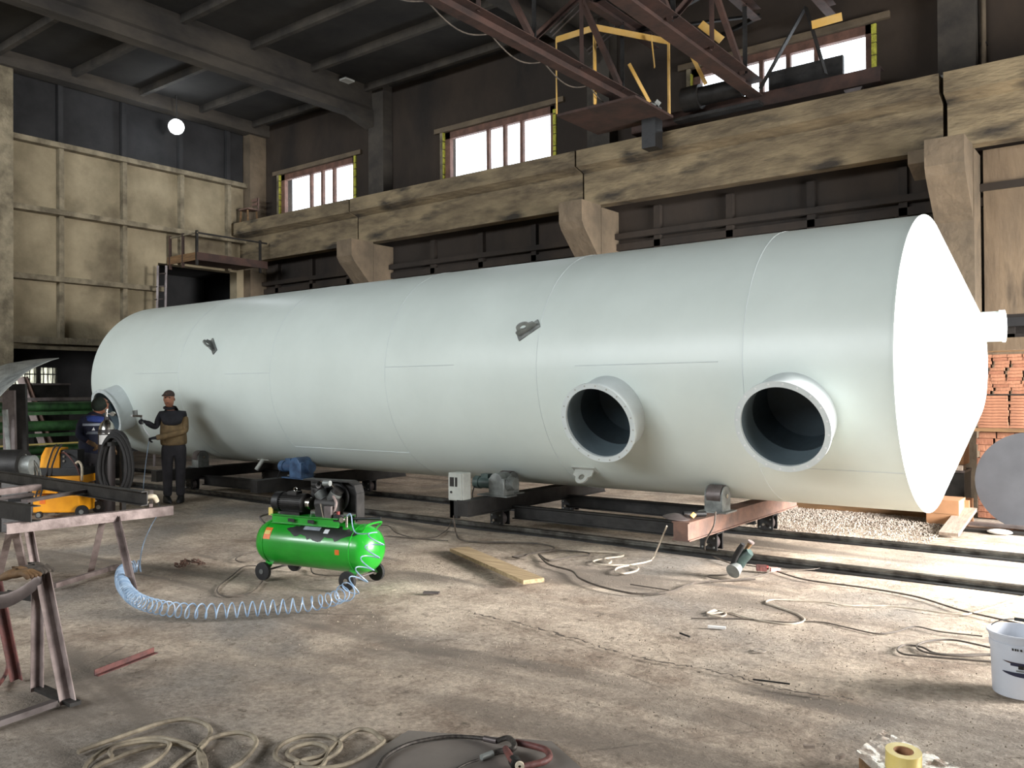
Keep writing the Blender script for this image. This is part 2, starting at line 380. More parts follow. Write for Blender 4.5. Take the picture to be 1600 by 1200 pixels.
# wall behind the camera, with the openings that the daylight comes through
wb = MB(); wz0, wz1 = 5.5, 8.2; bw = [(-17.8, -12.8), (-11.8, -6.8), (-5.8, -.8)]
wb.b2((XW-.3, YB-.4, -.3), (XR+.3, YB, wz0)); wb.b2((XW-.3, YB-.4, wz1), (XR+.3, YB, ZC+.3))
e = [XW-.3]+[q for ab in bw for q in ab]+[XR+.3]
for i in range(0, len(e), 2): wb.b2((e[i], YB-.4, wz0), (e[i+1], YB, wz1))
struct(wb.build('wall_back', M['wallc'], smooth=None))
# right wall with the open gate
wr = MB(); gy0, gy1, gz = 5.6, 11.5, 4.6
wr.b2((XR, YB-.4, 0), (XR+.3, gy0, ZC+.3)); wr.b2((XR, gy1, 0), (XR+.3, YF+.4, ZC+.3)); wr.b2((XR, gy0, gz), (XR+.3, gy1, ZC+.3))
struct(wr.build('wall_right', M['wallc'], smooth=None))

# left end wall: ribbed panels over a low dark bay
oy0, oy1, oz = 7.5, 12.9, 2.62
wle = MB(); wle.b2((XW-.3, YB-.4, 0), (XW, oy0, 7.0)); wle.b2((XW-.3, oy1, 0), (XW, YF+.4, 7.0)); wle.b2((XW-.3, oy0, oz), (XW, 10.75, 7.0)); wle.b2((XW-.3, 10.75, 4.75), (XW, oy1, 7.0)); wle.b2((XW-.3, 10.75, oz), (XW, oy1, 2.86))
struct(wle.build('wall_left', M['wall_end'], smooth=None))
wlt = MB().b2((XW-.3, YB-.4, 7.0), (XW-.02, YF+.4, ZC+.3)); struct(wlt.build('wall_left_upper', M['darkwall'], smooth=None))  # end wall is darker above the panels
rb = MB()
for z, d in ((6.98, .2), (5.53, .26), (4.1, .26)):
    rb.b2((XW, 7.46, z-.055), (XW+d, 10.75 if z < 4.5 else YF, z+.055))
for y in (8.48, 9.88, 11.3, 12.6):
    rb.b2((XW, y-.05, oz+.1 if y < 10.7 else 4.75), (XW+.14, y+.05, 7.0))
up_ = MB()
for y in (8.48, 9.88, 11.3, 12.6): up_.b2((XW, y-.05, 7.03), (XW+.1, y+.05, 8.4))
struct(up_.build('trim_left_wall_upper', M['darkwall'], smooth=None))  # ribs take the darker tone above the panels
rb.b2((XW, 7.46, 2.72), (XW+.2, YF, 2.86)); rb.b2((XW, 7.46, 2.6), (XW+.1, YF, 2.68))
struct(rb.build('trim_left_wall', M['rib'], smooth=None))
struct(MB().b2((XW, 6.6, 0), (XW+.32, 7.44, ZC)).build('column_left_wall', M['rib'], smooth=None))
# annexe beyond the low bay
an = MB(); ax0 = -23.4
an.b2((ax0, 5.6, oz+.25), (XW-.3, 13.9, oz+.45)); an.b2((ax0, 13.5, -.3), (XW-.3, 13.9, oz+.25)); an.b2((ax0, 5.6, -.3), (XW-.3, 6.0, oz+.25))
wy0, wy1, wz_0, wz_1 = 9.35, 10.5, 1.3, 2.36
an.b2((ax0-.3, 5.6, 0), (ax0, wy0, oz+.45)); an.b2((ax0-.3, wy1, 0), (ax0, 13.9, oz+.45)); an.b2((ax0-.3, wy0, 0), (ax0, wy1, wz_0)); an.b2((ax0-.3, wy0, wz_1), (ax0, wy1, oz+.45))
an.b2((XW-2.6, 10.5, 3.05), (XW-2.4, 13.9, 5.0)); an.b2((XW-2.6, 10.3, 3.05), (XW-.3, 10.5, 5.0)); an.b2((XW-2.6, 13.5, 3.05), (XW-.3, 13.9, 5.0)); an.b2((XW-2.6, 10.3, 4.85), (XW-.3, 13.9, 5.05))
struct(an.build('wall_annexe', M['darkwall'], smooth=None))
r = worldroot('window_9', (ax0, 9.9, wz_0)); r['kind'] = 'structure'
fr = MB()
for y in np.linspace(wy0, wy1, 11): fr.cyl((ax0-.05, y, wz_0), (ax0-.05, y, wz_1), .014, n=8)
for z in (wz_1-.18, wz_0+.25): fr.b2((ax0-.07, wy0, z-.015), (ax0-.03, wy1, z+.015))
fr.b2((ax0-.1, wy0+.62, wz_0), (ax0, wy0+.72, wz_1)); fr.build('window_bars', M['dark'], r)
cu = MB(); rows = []
for z in np.linspace(wz_0, wz_1, 6): rows.append([V(ax0-.14+.03*math.sin(y*23), y, z) for y in np.linspace(wy0, wy1, 60)])
cur = mat('grimy_translucent_film', (206, 196, 150), .9, c2=(60, 54, 40), scale=2.4, stretch=(1, 9, 1), lo=.42, hi=.62); nt = cur.node_tree
cur.node_tree.nodes['Principled BSDF'].inputs['Transmission Weight'].default_value = .5
cu.loft(rows).build('window_film', cur, r)

# paler wall panels right of the last column
pw = MB(); pw.b2((-1.98, YF-.12, 2.62), (XR, YF+.0, 5.0)); pw.b2((-1.98, YF-.12, 0), (XR, YF, 2.35))
struct(pw.build('wall_far_panels', mat('pale_concrete_panels', (128, 110, 88), .9, c2=(98, 84, 68), scale=1.1, bump=.4, bscale=8, stretch=(1.6, 1, .5), third=((44, 39, 34), 1.1, .56, .66)), smooth=None))
struct(MB().b2((-1.98, YF-.2, 2.5), (XR, YF-.05, 2.62)).build('trim_far_ledge', M['darkwall'], smooth=None))
# crane runway beam on corbelled columns
for i, (xa, xb) in enumerate(((XW, -14.39), (-14.35, -8.36), (-8.32, -2.40), (-2.34, 3.6))):
    bm_ = MB().prof((xa, 0, 0), (xb, 0, 0), [(-y, z) for y, z in ((12.74, 5.97), (12.74, 5.68), (13.0, 5.6), (13.0, 4.99), (13.25, 4.99), (13.25, 5.62), (13.45, 5.69), (13.45, 5.99))])
    o = bm_.build('crane_runway_beam', M['beamc'], smooth=None); tag(o, cat='beam', kind='structure')
cols = []
for i, x in enumerate((-14.1, -8.2, -2.27)):
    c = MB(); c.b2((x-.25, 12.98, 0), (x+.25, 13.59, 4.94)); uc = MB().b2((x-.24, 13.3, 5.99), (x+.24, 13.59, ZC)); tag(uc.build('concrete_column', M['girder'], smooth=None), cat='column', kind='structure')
    c.prof((x-.24, 0, 0), (x+.24, 0, 0), [(-y, z) for y, z in ((12.35, 4.98), (12.98, 4.98), (12.98, 3.95), (12.42, 4.5), (12.35, 4.62))])
    c.prof((x-.5, 0, 0), (x-.24, 0, 0), [(-y, z) for y, z in ((12.6, 4.93), (13.0, 4.93), (13.0, 4.6), (12.6, 4.75))]) if i == 2 else None
    o = c.build('concrete_column', M['colc'], smooth=None); tag(o, cat='column', kind='structure'); cols.append(o)
c = MB().b2((XW, 13.1, 0), (XW+.3, 13.59, ZC)); tag(c.build('concrete_column', M['colc'], smooth=None), cat='column', kind='structure')
# thin vertical conduit by the right column
cp = worldroot('conduit_pipe', (-1.92, 13.5, 6.1), 'pale vertical pipe running up the far wall right of the last clear window', 'pipe')
MB().cyl((-1.96, 13.5, 6.02), (-1.96, 13.5, 8.5), .035, n=12).build('pipe', M['colc'], cp)
for z in (6.5, 7.6): MB().b2((-2.0, 13.48, z), (-1.92, 13.59, z+.03)).build('bracket', M['dark'], cp, smooth=None)

# roof: slabs with ribs, girders
cl = MB().b2((XW-.3, YB-.4, ZC), (XR+.3, YF+.4, ZC+.3)); struct(cl.build('ceiling', M['ceil'], smooth=None))
rib = MB()
for y in np.arange(-9.5, 13.4, 1.5): rib.b2((XW, y+.06, ZC-.16), (XR, y+.16, ZC))
struct(rib.build('ceiling_ribs', M['girder'], smooth=None))
for x, zb in ((-18.5, 8.3), (-14.3, 7.84), (-8.3, 7.84), (-2.3, 7.84), (3.7, 7.84)):
    gb = MB()
    if x > -18: gb.prof((x, YB, zb), (x, YF, zb), [(-.14, 0), (.14, 0), (.14, .2), (.09, .28), (.09, .76), (-.09, .76), (-.09, .28), (-.14, .2)]); gb.prof((x-.14, 0, 0), (x+.14, 0, 0), [(-13.58, 7.6), (-12.7, 7.84), (-13.58, 7.84)])
    else: gb.b2((x-.25, YB, zb), (x+.1, YF, ZC))
    tag(gb.build('roof_girder', M['girder'], smooth=None), cat='girder', kind='structure')

# pit rails
for y in (7.93, 9.44):
    rl = MB(); a, b = V(XW+.5, y, .0), V(XR-.05, y, .0)
    rl.prof(a, b, [(-.05, -.02), (.05, -.02), (.05, 0), (.012, .012), (.012, .03), (.032, .035), (.032, .055), (-.032, .055), (-.032, .035), (-.012, .03), (-.012, .012), (-.05, 0)])
    nm = 'nearer' if y < 8.5 else 'farther'
    tag(rl.build('floor_rail', M['railm'], smooth=None), 'steel floor rail under the tank trolleys, the %s of the two tracks' % nm, 'rail', 'floor rails')
    gr = MB().b2((XW+.5, y-.11, -.03), (XR-.05, y-.055, .006)); struct(gr.build('trim_rail_groove', M['black'], smooth=None))

# ================================================================== THE TANK
TX0, TX1, TY, TZ, TR = -15.3, -1.76, 8.857, 1.886, 1.411
tank = worldroot('storage_tank', (-8.5, TY, .475), 'huge white painted cylindrical tank lying on roller trolleys across the hall', 'tank')
seg = 160; nx = 28; sh = MB(); n0 = seg
vs = []
prof = [(TR, 0)]+[(TR, (TX1-TX0)*i/nx) for i in range(1, nx+1)]+[(TR-.012, (TX1-TX0)*(nx-i)/nx) for i in range(nx+1)]
sh.lathe(prof, (TX0, TY, TZ), (1, 0, 0), seg, closed=True)
shell = sh.build('shell', M['tank'], tank, smooth=40)
ANG = math.radians(19.6); ND = V(0, -math.cos(ANG), -math.sin(ANG))
def nozdir(x): return V(x, TY, TZ)
HOLES = [(-4.52, .395), (-2.64, .395), (-14.42, .395)]
cut = MB()
for x, rr in HOLES: cut.cyl(nozdir(x)+ND*1.0, nozdir(x)+ND*1.7, rr-.02, n=64)
cuto = cut.build('cutter', M['tank'], tank, smooth=None)
md = shell.modifiers.new('b', 'BOOLEAN'); md.object = cuto; md.solver = 'EXACT'; md.operation = 'DIFFERENCE'
bpy.context.view_layer.update()
dg = bpy.context.evaluated_depsgraph_get(); me = D.meshes.new_from_object(shell.evaluated_get(dg)); shell.modifiers.clear(); shell.data = me
me.polygons.foreach_set('use_smooth', [True]*len(me.polygons)); me.set_sharp_from_angle(angle=math.radians(40))
D.objects.remove(cuto)
# ends: blunt cone on the right, dished end on the left
ce = MB().lathe([(TR+.004, -.012), (TR+.004, 0), (.50, .40), (.46, .412), (.40, .418), (0, .42)], (TX1, TY, TZ), (1, 0, 0), seg)
ce.build('cone_end', M['tank'], tank, smooth=12)
MB().lathe([(TR-.001, .01), (TR-.001, 0), (TR*.9, -.12), (TR*.6, -.25), (TR*.3, -.31), (0, -.33)], (TX0, TY, TZ), (1, 0, 0), 96).build('dished_end', M['tank'], tank, smooth=60)
# pipe stub on the cone, open end with a rim
ps = MB().lathe([(.15, 0), (.15, .62), (.16, .62), (.16, .64), (.138, .64), (.138, 0)], (-1.87, 9.55, 2.26), (1, 0, 0), 40, closed=True)
pso = ps.build('pipe_stub', M['flange'], tank); tag(pso, 'short open pipe on the cone end')
MB().box((-1.25, 9.44, 2.38), (.03, .03, .06)).build('stub_tab', M['flange'], pso, smooth=None)
# weld seams
def arcseam(x, a0=0, a1=2*PI, r=.0045):
    n = 96; P = [V(x, TY+(TR+.0005)*math.cos(a0+(a1-a0)*i/n), TZ+(TR+.0005)*math.sin(a0+(a1-a0)*i/n)) for i in range(n+1)]
    return MB().tube(P, r, 5)
for x in (-12.45, -10.1, -7.75, -5.4, -3.06): arcseam(x, r=.0035).build('weld_seam', M['flange'], tank)
def lseam(x0, x1, z, r=.0042):
    dy = math.sqrt(TR*TR-(z-TZ)**2); y = TY-dy-.0005
    return MB().tube([V(x0, y, z), V((x0+x1)/2, y, z), V(x1, y, z)], r, 5)
for x0, x1, u, v in ((-7.75, -6.6, 690, 571), (-4.9, -3.3, 1030, 568), (-13.8, -12.45, 250, 583), (-11.2, -10.1, 440, 582)):
    lseam(x0, x1, at(u, v, Y=TY-TR+.02).z).build('weld_seam', M['flange'], tank)
for x0, x1, z in ((-10.1, -7.75, .86), (-3.06, -1.78, .92)): lseam(x0, x1, z).build('weld_seam', M['flange'], tank)
# manholes: neck, flange ring, bolt holes
def manhole(x, nb=20):
    o = nozdir(x); R1, RF = .395, .425
    neck = MB().lathe([(R1-.022, 1.25), (R1-.022, 1.655), (R1, 1.655), (R1, 1.30)], o, ND, 72, closed=True).build('manhole', M['flange'], tank, smooth=40)
    MB().lathe([(R1-.024, 1.655), (R1-.024, 1.685), (RF, 1.685), (RF, 1.655)], o, ND, 72, closed=True).build('flange', M['flange'], neck, smooth=40)
    d, a, b = frame_of(ND)
    for i in range(nb):
        t = 2*PI*(i+.5)/nb; p = o+a*(math.cos(t)*.403)+b*(math.sin(t)*.403)
        MB().cyl(p+ND*1.684, p+ND*1.6875, .009, n=10).build('bolt_hole', M['box'] if x < -3 else M['white'], neck, smooth=None)
for x, rr in HOLES: manhole(x)
# dark lining inside, seen through the manholes
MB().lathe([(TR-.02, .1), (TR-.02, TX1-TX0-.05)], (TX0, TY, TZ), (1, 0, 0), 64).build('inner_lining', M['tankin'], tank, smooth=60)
for x, rr in HOLES: MB().lathe([(.3725, 1.2), (.3725, 1.652), (.3705, 1.652), (.3705, 1.2)], nozdir(x), ND, 64, closed=True).build('neck_lining', mat('neck_blue_grey', (104, 118, 124), .55, c2=(90, 104, 110)), tank, smooth=50)  # neck lined in a darker blue-grey than its outside
_o = [o for o in tank.children if o.name.startswith('inner_lining')][0]
_cut = MB()
for x, rr in HOLES: _cut.cyl(nozdir(x)+ND*1.0, nozdir(x)+ND*1.7, rr-.03, n=64)
_c = _cut.build('cutter', M['tank'], tank, smooth=None)
md = _o.modifiers.new('b', 'BOOLEAN'); md.object = _c; md.solver = 'EXACT'
bpy.context.view_layer.update(); dg = bpy.context.evaluated_depsgraph_get(); me = D.meshes.new_from_object(_o.evaluated_get(dg)); _o.modifiers.clear(); _o.data = me; D.objects.remove(_c)
# lifting eyes high on the shell: foot plate, eye plate with a hole
def plate_ring(mb, c, ax, ay, n_, rr=.075, rh=.034, t=.018, base=.1, foot=.11):
    """eye plate outline (half-round over a base) with a round hole, centre c, plane ax-ay, normal n_"""
    out = []; hol = []; N = 36
    for i in range(N):
        q = 2*PI*i/N; hol.append((rh*math.cos(q), rh*math.sin(q)))
        cx, cy = math.cos(q), math.sin(q)
        if cy >= 0: out.append((rr*cx, rr*cy))
        else:
            k = 1/max(abs(cx)/foot if abs(cx) > 1e-6 else 0, abs(cy)/base, 1e-6); out.append((max(-foot, min(foot, k*cx)), k*cy))
    vs = []
    for s_ in (-t/2, t/2):
        for L_ in (out, hol): vs += [c+ax*x+ay*y+n_*s_ for x, y in L_]
    fs = []
    for i in range(N):
        j = (i+1) % N; fs += [(i, j, N+j, N+i), (2*N+i, 3*N+i, 3*N+j, 2*N+j), (i, 2*N+i, 2*N+j, j), (N+i, N+j, 3*N+j, 3*N+i)]
    mb.add(vs, fs)
def eye(x, elev, tilt, name='lifting_eye', m='grey', sc=1.0):
    rad = V(0, -math.cos(elev), math.sin(elev)); tan = V(0, math.sin(elev), math.cos(elev)); X = V(1, 0, 0)
    ax = (X*math.cos(tilt)+tan*math.sin(tilt)); nn = rad.cross(ax)
    p = V(x, TY, TZ)+rad*TR
    fp = MB(); c = p+rad*.006
    vs = [c+ax*(sx*.15*sc)+nn*(sy*.05*sc)+rad*sz for sz in (-.01, .008) for sx, sy in ((-1, -1), (1, -1), (1, 1), (-1, 1))]
    fp.add(vs, [(3, 2, 1, 0), (4, 5, 6, 7), (0, 1, 5, 4), (1, 2, 6, 5), (2, 3, 7, 6), (3, 0, 4, 7)])
    po = fp.build(name, M[m], tank, smooth=None)
    e_ = MB(); plate_ring(e_, p+rad*(.11*sc), ax, rad, nn, .078*sc, .036*sc, .02, .105*sc, .12*sc); e_.build('eye_plate', M[m], po, smooth=None)
z1_ = at(845, 515, Y=TY-TR+.05); z2_ = at(346, 540, Y=TY-TR+.05)
eye(-5.55, math.asin((z1_.z-TZ)/TR), .55); eye(-11.62, math.asin((z2_.z-TZ)/TR), -.75)
eye(-5.13, -math.radians(52), 0, 'lifting_eye', 'box')
# drain pipe under the shell on the left
dp = MB().cyl((-11.45, 8.35, .62), (-11.5, 8.22, .42), .035, n=16).build('drain_pipe', M['box'], tank)
MB().cyl((-11.6, 8.33, .585), (-11.3, 8.33, .585), .022, n=12).build('drain_branch', M['box'], dp)

# ================================================================== ROLLER TROLLEYS
def trolley(xa, xb, cx, label, motor):
    r = worldroot('roller_trolley', (cx, 8.7, .05), label, 'trolley', 'roller trolleys under the tank')
    Z0, Z1 = .235, .415; zc = (Z0+Z1)/2; h = Z1-Z0
    for k, x in enumerate((xa, xb)):
        m = M['rusty'] if (motor == 'grey') else M['dark']
        b_ = MB(); b_.prof((x, 7.25, zc), (x, 10.2, zc), [(-.09, -h/2), (.09, -h/2), (.09, -h/2+.012), (.075, -h/2+.014), (.075, h/2-.014), (.09, h/2-.012), (.09, h/2), (-.09, h/2), (-.09, h/2-.012), (-.075, h/2-.014), (-.075, -h/2+.014), (-.09, -h/2+.012)])
        b_.build('cross_beam', m if (k == 1 and motor == 'grey') else M['dark'], r, smooth=None)
    for y in (8.1, 9.3): MB().ibeam((xa+.09, y, .2), (xb-.09, y, .2), .1, .16).build('side_beam', M['dark'], r, smooth=None)
    for x in (xa, xb):
        for y in (7.93, 9.44):
            k = MB(); k.b2((x-.09, y-.075, .06), (x+.09, y-.055, Z0)); k.b2((x-.09, y+.055, .06), (x+.09, y+.075, Z0)); k.b2((x-.1, y-.08, Z0-.012), (x+.1, y+.08, Z0+.001))
            ko = k.build('wheel_bracket', M['black'], r, smooth=None)
            MB().cyl((x, y-.036, .132), (x, y+.036, .132), .077, n=28).build('wheel', M['steel'], ko)
            MB().cyl((x, y-.13, .125), (x, y+.1, .125), .016, n=12).build('axle', M['chrome'], ko)
            for dx in (-.06, .06):
                for z in (.09, .18): MB().cyl((x+dx, y-.084, z), (x+dx, y-.074, z), .01, n=8).build('bolt', M['grey'], ko)
    # roller pairs on each cross beam
    for x in (xa, xb):
        for s_ in (-1, 1):
            y = TY+s_*.777; z = .579; rr = .11
            rx = MB().cyl((x-.075, y, z), (x+.075, y, z), rr, n=32).build('tank_roller', M['steel'], r)
            k = MB()
            for q in (-1, 1):
                pl = [(y-.1, Z1), (y+.1, Z1)]+[(y+.1*math.cos(t), z+.1*math.sin(t)) for t in np.linspace(0, PI, 14)]
                k.prof((x+q*.09-.006, 0, 0), (x+q*.09+.006, 0, 0), [(-a, b) for a, b in pl])
            k.b2((x-.15, y-.14, Z1), (x+.15, y+.14, Z1+.014))
            k.b2((x-.09, y-.1, Z1), (x+.09, y-.094, z+.02))
            k.build('roller_bracket', M['grey'], r, smooth=None)
            MB().cyl((x-.11, y, z), (x+.11, y, z), .022, n=14).build('axle', M['chrome'], rx)
    return r
ta = trolley(-6.3, -3.6, -5.0, 'rusty roller trolley under the tank with grey gear motor and control box', 'grey')
tb = trolley(-12.85, -10.2, -11.5, 'dark roller trolley under the far end of the tank with blue motor', 'blue')
# grey gear motor
def gearmotor(r, x, y, z, m, mm, k=1.0):
    g_ = MB(); g_.b2((x-.02*k, y-.12*k, z+.01), (x+.24*k, y+.12*k, z+.24*k)); g_.cyl((x+.1*k, y-.12*k, z+.2*k), (x+.1*k, y+.12*k, z+.2*k), .11*k, n=24)
    go = bevel(g_.build('gearbox', m, r), .012)
    f = MB()
    for i in range(7): f.cyl((x+.25*k+i*.014*k, y, z+.17*k), (x+.256*k+i*.014*k, y, z+.17*k), (.1-.004*i)*k, n=20)
    f.build('cooling_fins', m, go)
    mo = MB(); mo.cyl((x-.3*k, y, z+.16*k), (x-.02*k, y, z+.16*k), .075*k, n=24); mo.cyl((x-.33*k, y, z+.16*k), (x-.24*k, y, z+.16*k), .085*k, n=24)
    moo = mo.build('motor', mm, r)
    t = MB(); t.b2((x-.2*k, y-.05, z+.22*k), (x-.08*k, y+.05, z+.28*k)); t.build('terminal_box', mm, moo, smooth=None)
    fo = MB(); fo.b2((x-.22*k, y-.1, z-.001), (x+.28*k, y+.1, z+.014)); fo.build('foot_plate', m, go, smooth=None)
    MB().tube(spline([(x-.3*k, y-.05, z+.12), (x-.28*k, y-.12, z+.02), (x-.2*k, y-.2, z-.03)]), .007).build('cable_tail', M['rubber'], moo)
gearmotor(ta, -6.3, 7.84, .415, M['grey'], M['tealm'], .9)
gearmotor(tb, -9.95, 7.8, .415, M['blue'], M['blue'])
# control box standing on the end of the trolley beam
c = MB().b2((-6.54, 7.28, .4), (-6.32, 7.42, .72)); cb = bevel(c.build('control_box', M['box'], ta, smooth=None), .006)
MB().b2((-6.525, 7.262, .412), (-6.335, 7.281, .708)).build('box_door', M['box'], cb, smooth=None)
MB().b2((-6.50, 7.256, .565), (-6.44, 7.263, .67)).build('label_plate', M['dark'], cb, smooth=None)
MB().b2((-6.42, 7.256, .565), (-6.39, 7.263, .67)).build('label_plate', M['dark'], cb, smooth=None)
MB().cyl((-6.48, 7.25, .5), (-6.48, 7.264, .5), .013, n=12).build('switch_knob', M['black'], cb)
k = MB(); k.b2((-6.52, 7.28, .2), (-6.4, 7.32, .4)); k.b2((-6.52, 7.28, .2), (-6.46, 7.4, .4)); k.build('box_bracket', M['black'], cb, smooth=None)

# ================================================================== OVERHEAD CRANE
cr_ = worldroot('overhead_crane', (-6, 12, 6.0), 'red-brown lattice girder bridge crane crossing high over the tank', 'crane')
XA, XB = -6.85, -5.05
def chord(x, z, w, h, nm, y0=-3.0, y1=13.0): MB().chan((x, y0, z), (x, y1, z), w, h, .012, side=1).build(nm, M['rust'], cr_, smooth=None)
chord(XA, 6.4, .16, .2, 'bottom_chord'); chord(XB, 6.4, .22, .26, 'bottom_chord')
chord(XA, 7.6, .14, .18, 'top_chord'); chord(XB, 7.6, .14, .18, 'top_chord')
chord(-3.9, 7.35, .14, .16, 'walkway_chord')
for x, st in ((XA, 0), (XB, .6)):
    ys = np.arange(3.4+st, 12.9, 1.2)
    for i, y in enumerate(ys):
        MB().angle((x, y, 6.48), (x, y, 7.55), .07, .008).build('lattice_post', M['dark'] if i % 2 else M['rust'], cr_, smooth=None)
        if i < len(ys)-1:
            p, q = ((y, 6.48), (y+1.2, 7.52)) if i % 2 else ((y+1.2, 6.48), (y, 7.52))
            MB().angle((x+.03, p[0], p[1]), (x+.03, q[0], q[1]), .075, .008).build('lattice_diagonal', M['rust'], cr_, smooth=None)
for i, y in enumerate(np.arange(4, 12.6, 1.4)):
    MB().angle((XA, y, 7.6), (XB, y+.7, 7.6), .06, .006).build('cross_brace', M['dark'], cr_, smooth=None)
    MB().angle((XB, y+.7, 7.6), (XA, y+1.4, 7.6), .06, .006).build('cross_brace', M['dark'], cr_, smooth=None)
MB().b2((XB+.1, 3, 7.42), (-3.95, 11.8, 7.45)).build('walkway_plate', M['rust'], cr_, smooth=None)
# operator platform frame hanging below with pale yellow posts
MB().b2((-7.75, 11.3, 6.1), (-6.3, 12.55, 6.14)).build('lower_platform', M['rust'], cr_, smooth=None)
hr = MB()
for p, q in (((-7.75, 11.3, 7.35), (-7.0, 11.3, 7.35)), ((-7.0, 11.3, 7.35), (-6.35, 12.5, 7.35))): hr.bar(p, q, .012, .1)
hr.bar((-7.02, 11.3, 6.14), (-7.02, 11.3, 7.4), .07, .02); hr.bar((-6.35, 12.5, 6.14), (-6.35, 12.5, 7.38), .035)
hr.bar((-7.75, 11.3, 6.14), (-7.75, 11.3, 7.38), .018)
tag(hr.build('cab_frame', M['yellowc'], cr_, smooth=None), 'pale yellow rail frame')
for z, y in ((7.45, 11.2), (7.5, 12.3)):
    hb = MB(); hb.bar((-7.8, y, z), (-6.9, y-.4, z+.12), .018); hb.bar((-7.8, y+.05, z-.05), (-6.9, y-.35, z+.07), .018); hb.build('hand_rail', M['steel'], cr_, smooth=None)
# end carriage with its motor and wheels on the runway beam
MB().chan((-7.3, 13.05, 6.22), (-3.2, 13.05, 6.22), .22, .22, .014, side=-1).build('end_carriage', M['rust'], cr_, smooth=None)
for x in (-6.9, -3.6): MB().cyl((x, 13.0, 6.15), (x, 13.1, 6.15), .14, n=28).build('travel_wheel', M['steel'], cr_)
rr_ = MB().b2((XW+.4, 13.02, 5.99), (XR-.1, 13.09, 6.03)); struct(rr_.build('trim_crane_rail', M['railm'], smooth=None))
mo = MB().cyl((-5.9, 12.75, 6.42), (-5.2, 12.75, 6.42), .15, n=24).build('drive_motor', M['dark'], cr_)
MB().cyl((-6.2, 12.75, 6.42), (-5.9, 12.75, 6.42), .2, n=24).build('gear_case', M['dark'], mo)
MB().bar((-6.35, 12.75, 6.1), (-4.9, 12.75, 6.1), .2, .05).build('motor_shelf', M['dark'], cr_, smooth=None)
MB().b2((-6.75, 12.3, 5.62), (-6.5, 12.55, 6.12)).build('hanging_box', M['black'], cr_, smooth=None)
ge = MB()
for i in range(8): ge.box((-6.6+random.uniform(-.14, .14), 12.4+random.uniform(-.1, .1), 6.3+random.uniform(-.12, .14)), (.09, .06, .07), (random.random(), random.random(), random.random()))
ge.cyl((-6.75, 12.3, 6.3), (-6.75, 12.45, 6.3), .09, n=16)
ge.build('brake_linkage', M['grey'], cr_, smooth=None)
for i, (a, b) in enumerate((((-6.75, 11.9, 6.9), (-6.6, 12.3, 6.35)), ((-5.9, 12.2, 7.1), (-5.7, 12.5, 6.5)), ((-6.4, 12.0, 7.3), (-6.5, 12.3, 6.9)))): MB().bar(a, b, .012, .07).build('stay_plate', M['yellowc'], cr_, smooth=None)
for i, (a, b) in enumerate((((-5.0, 11.9, 7.5), (-4.3, 12.2, 7.7)), ((-4.0, 12.4, 6.95), (-3.6, 12.5, 7.0)), ((-5.3, 12.2, 7.0), (-5.6, 12.1, 7.3)))): MB().bar(a, b, .012, .12).build('stay_plate', M['yellowc'], cr_, smooth=None)
MB().bar((-4.9, 12.7, 6.3), (-4.2, 12.75, 7.4), .1, .02).build('end_brace', M['dark'], cr_, smooth=None)
MB().bar((-3.9, 12.7, 6.3), (-4.2, 12.75, 7.4), .1, .02).build('end_brace', M['dark'], cr_, smooth=None)
MB().b2((-4.95, 13.2, 6.3), (-3.8, 13.28, 6.72)).build('guard_plate', M['dark'], cr_, smooth=None)
# festoon cable looping under the near chord
fp = []
for i in range(6):
    y0, y1 = 6.2+i*1.2, 7.4+i*1.2
    fp += [V(XA-.1, y0+(y1-y0)*t, 6.34-.16*math.sin(PI*t)) for t in np.linspace(0, 1, 12)[:-1]]
MB().tube(fp, .01, 6).build('festoon_cable', M['cable'], cr_)

# ================================================================== LAMPS
fx = worldroot('flood_lamp', (-18.2, 10.84, 7.85), 'glowing round flood lamp hung under the roof before the ribbed end wall', 'lamp')
lc = V(-18.15, 10.82, 7.86); dd = V(.75, -.55, -.35).normalized()
MB().lathe([(.05, -.2), (.1, -.14), (.17, 0), (.18, 0), (.105, -.15), (.05, -.21)], lc, dd, 24, closed=True).build('reflector', M['lamph'], fx)
MB().ball(lc-dd*.03, .125, 16).build('bulb', M['bright'], fx)
MB().cyl(lc-dd*.18, (-18.15, 10.82, 8.6), .015, n=8).build('hanger', M['dark'], fx)
pl = D.lights.new('flood_lamp_light', 'POINT'); pl.energy = 14; pl.shadow_soft_size = .15; pl.color = (.8, .9, 1)
plo = D.objects.new('flood_lamp_light', pl); COL.objects.link(plo); plo.location = lc+dd*.2
fx = worldroot('ceiling_lamp', at(545, 112, X=-14.05), 'small unlit pale rectangular lamp on the roof girder', 'lamp')
q = at(545, 112, X=-14.0); MB().b2((-14.16, q.y-.13, q.z-.2), (-13.96, q.y+.13, q.z-.16)).build('diffuser', M['lamph'], fx, smooth=None)
MB().b2((-14.13, q.y-.1, q.z-.16), (-14.0, q.y+.1, q.z-.12)).build('housing', M['dark'], fx, smooth=None)

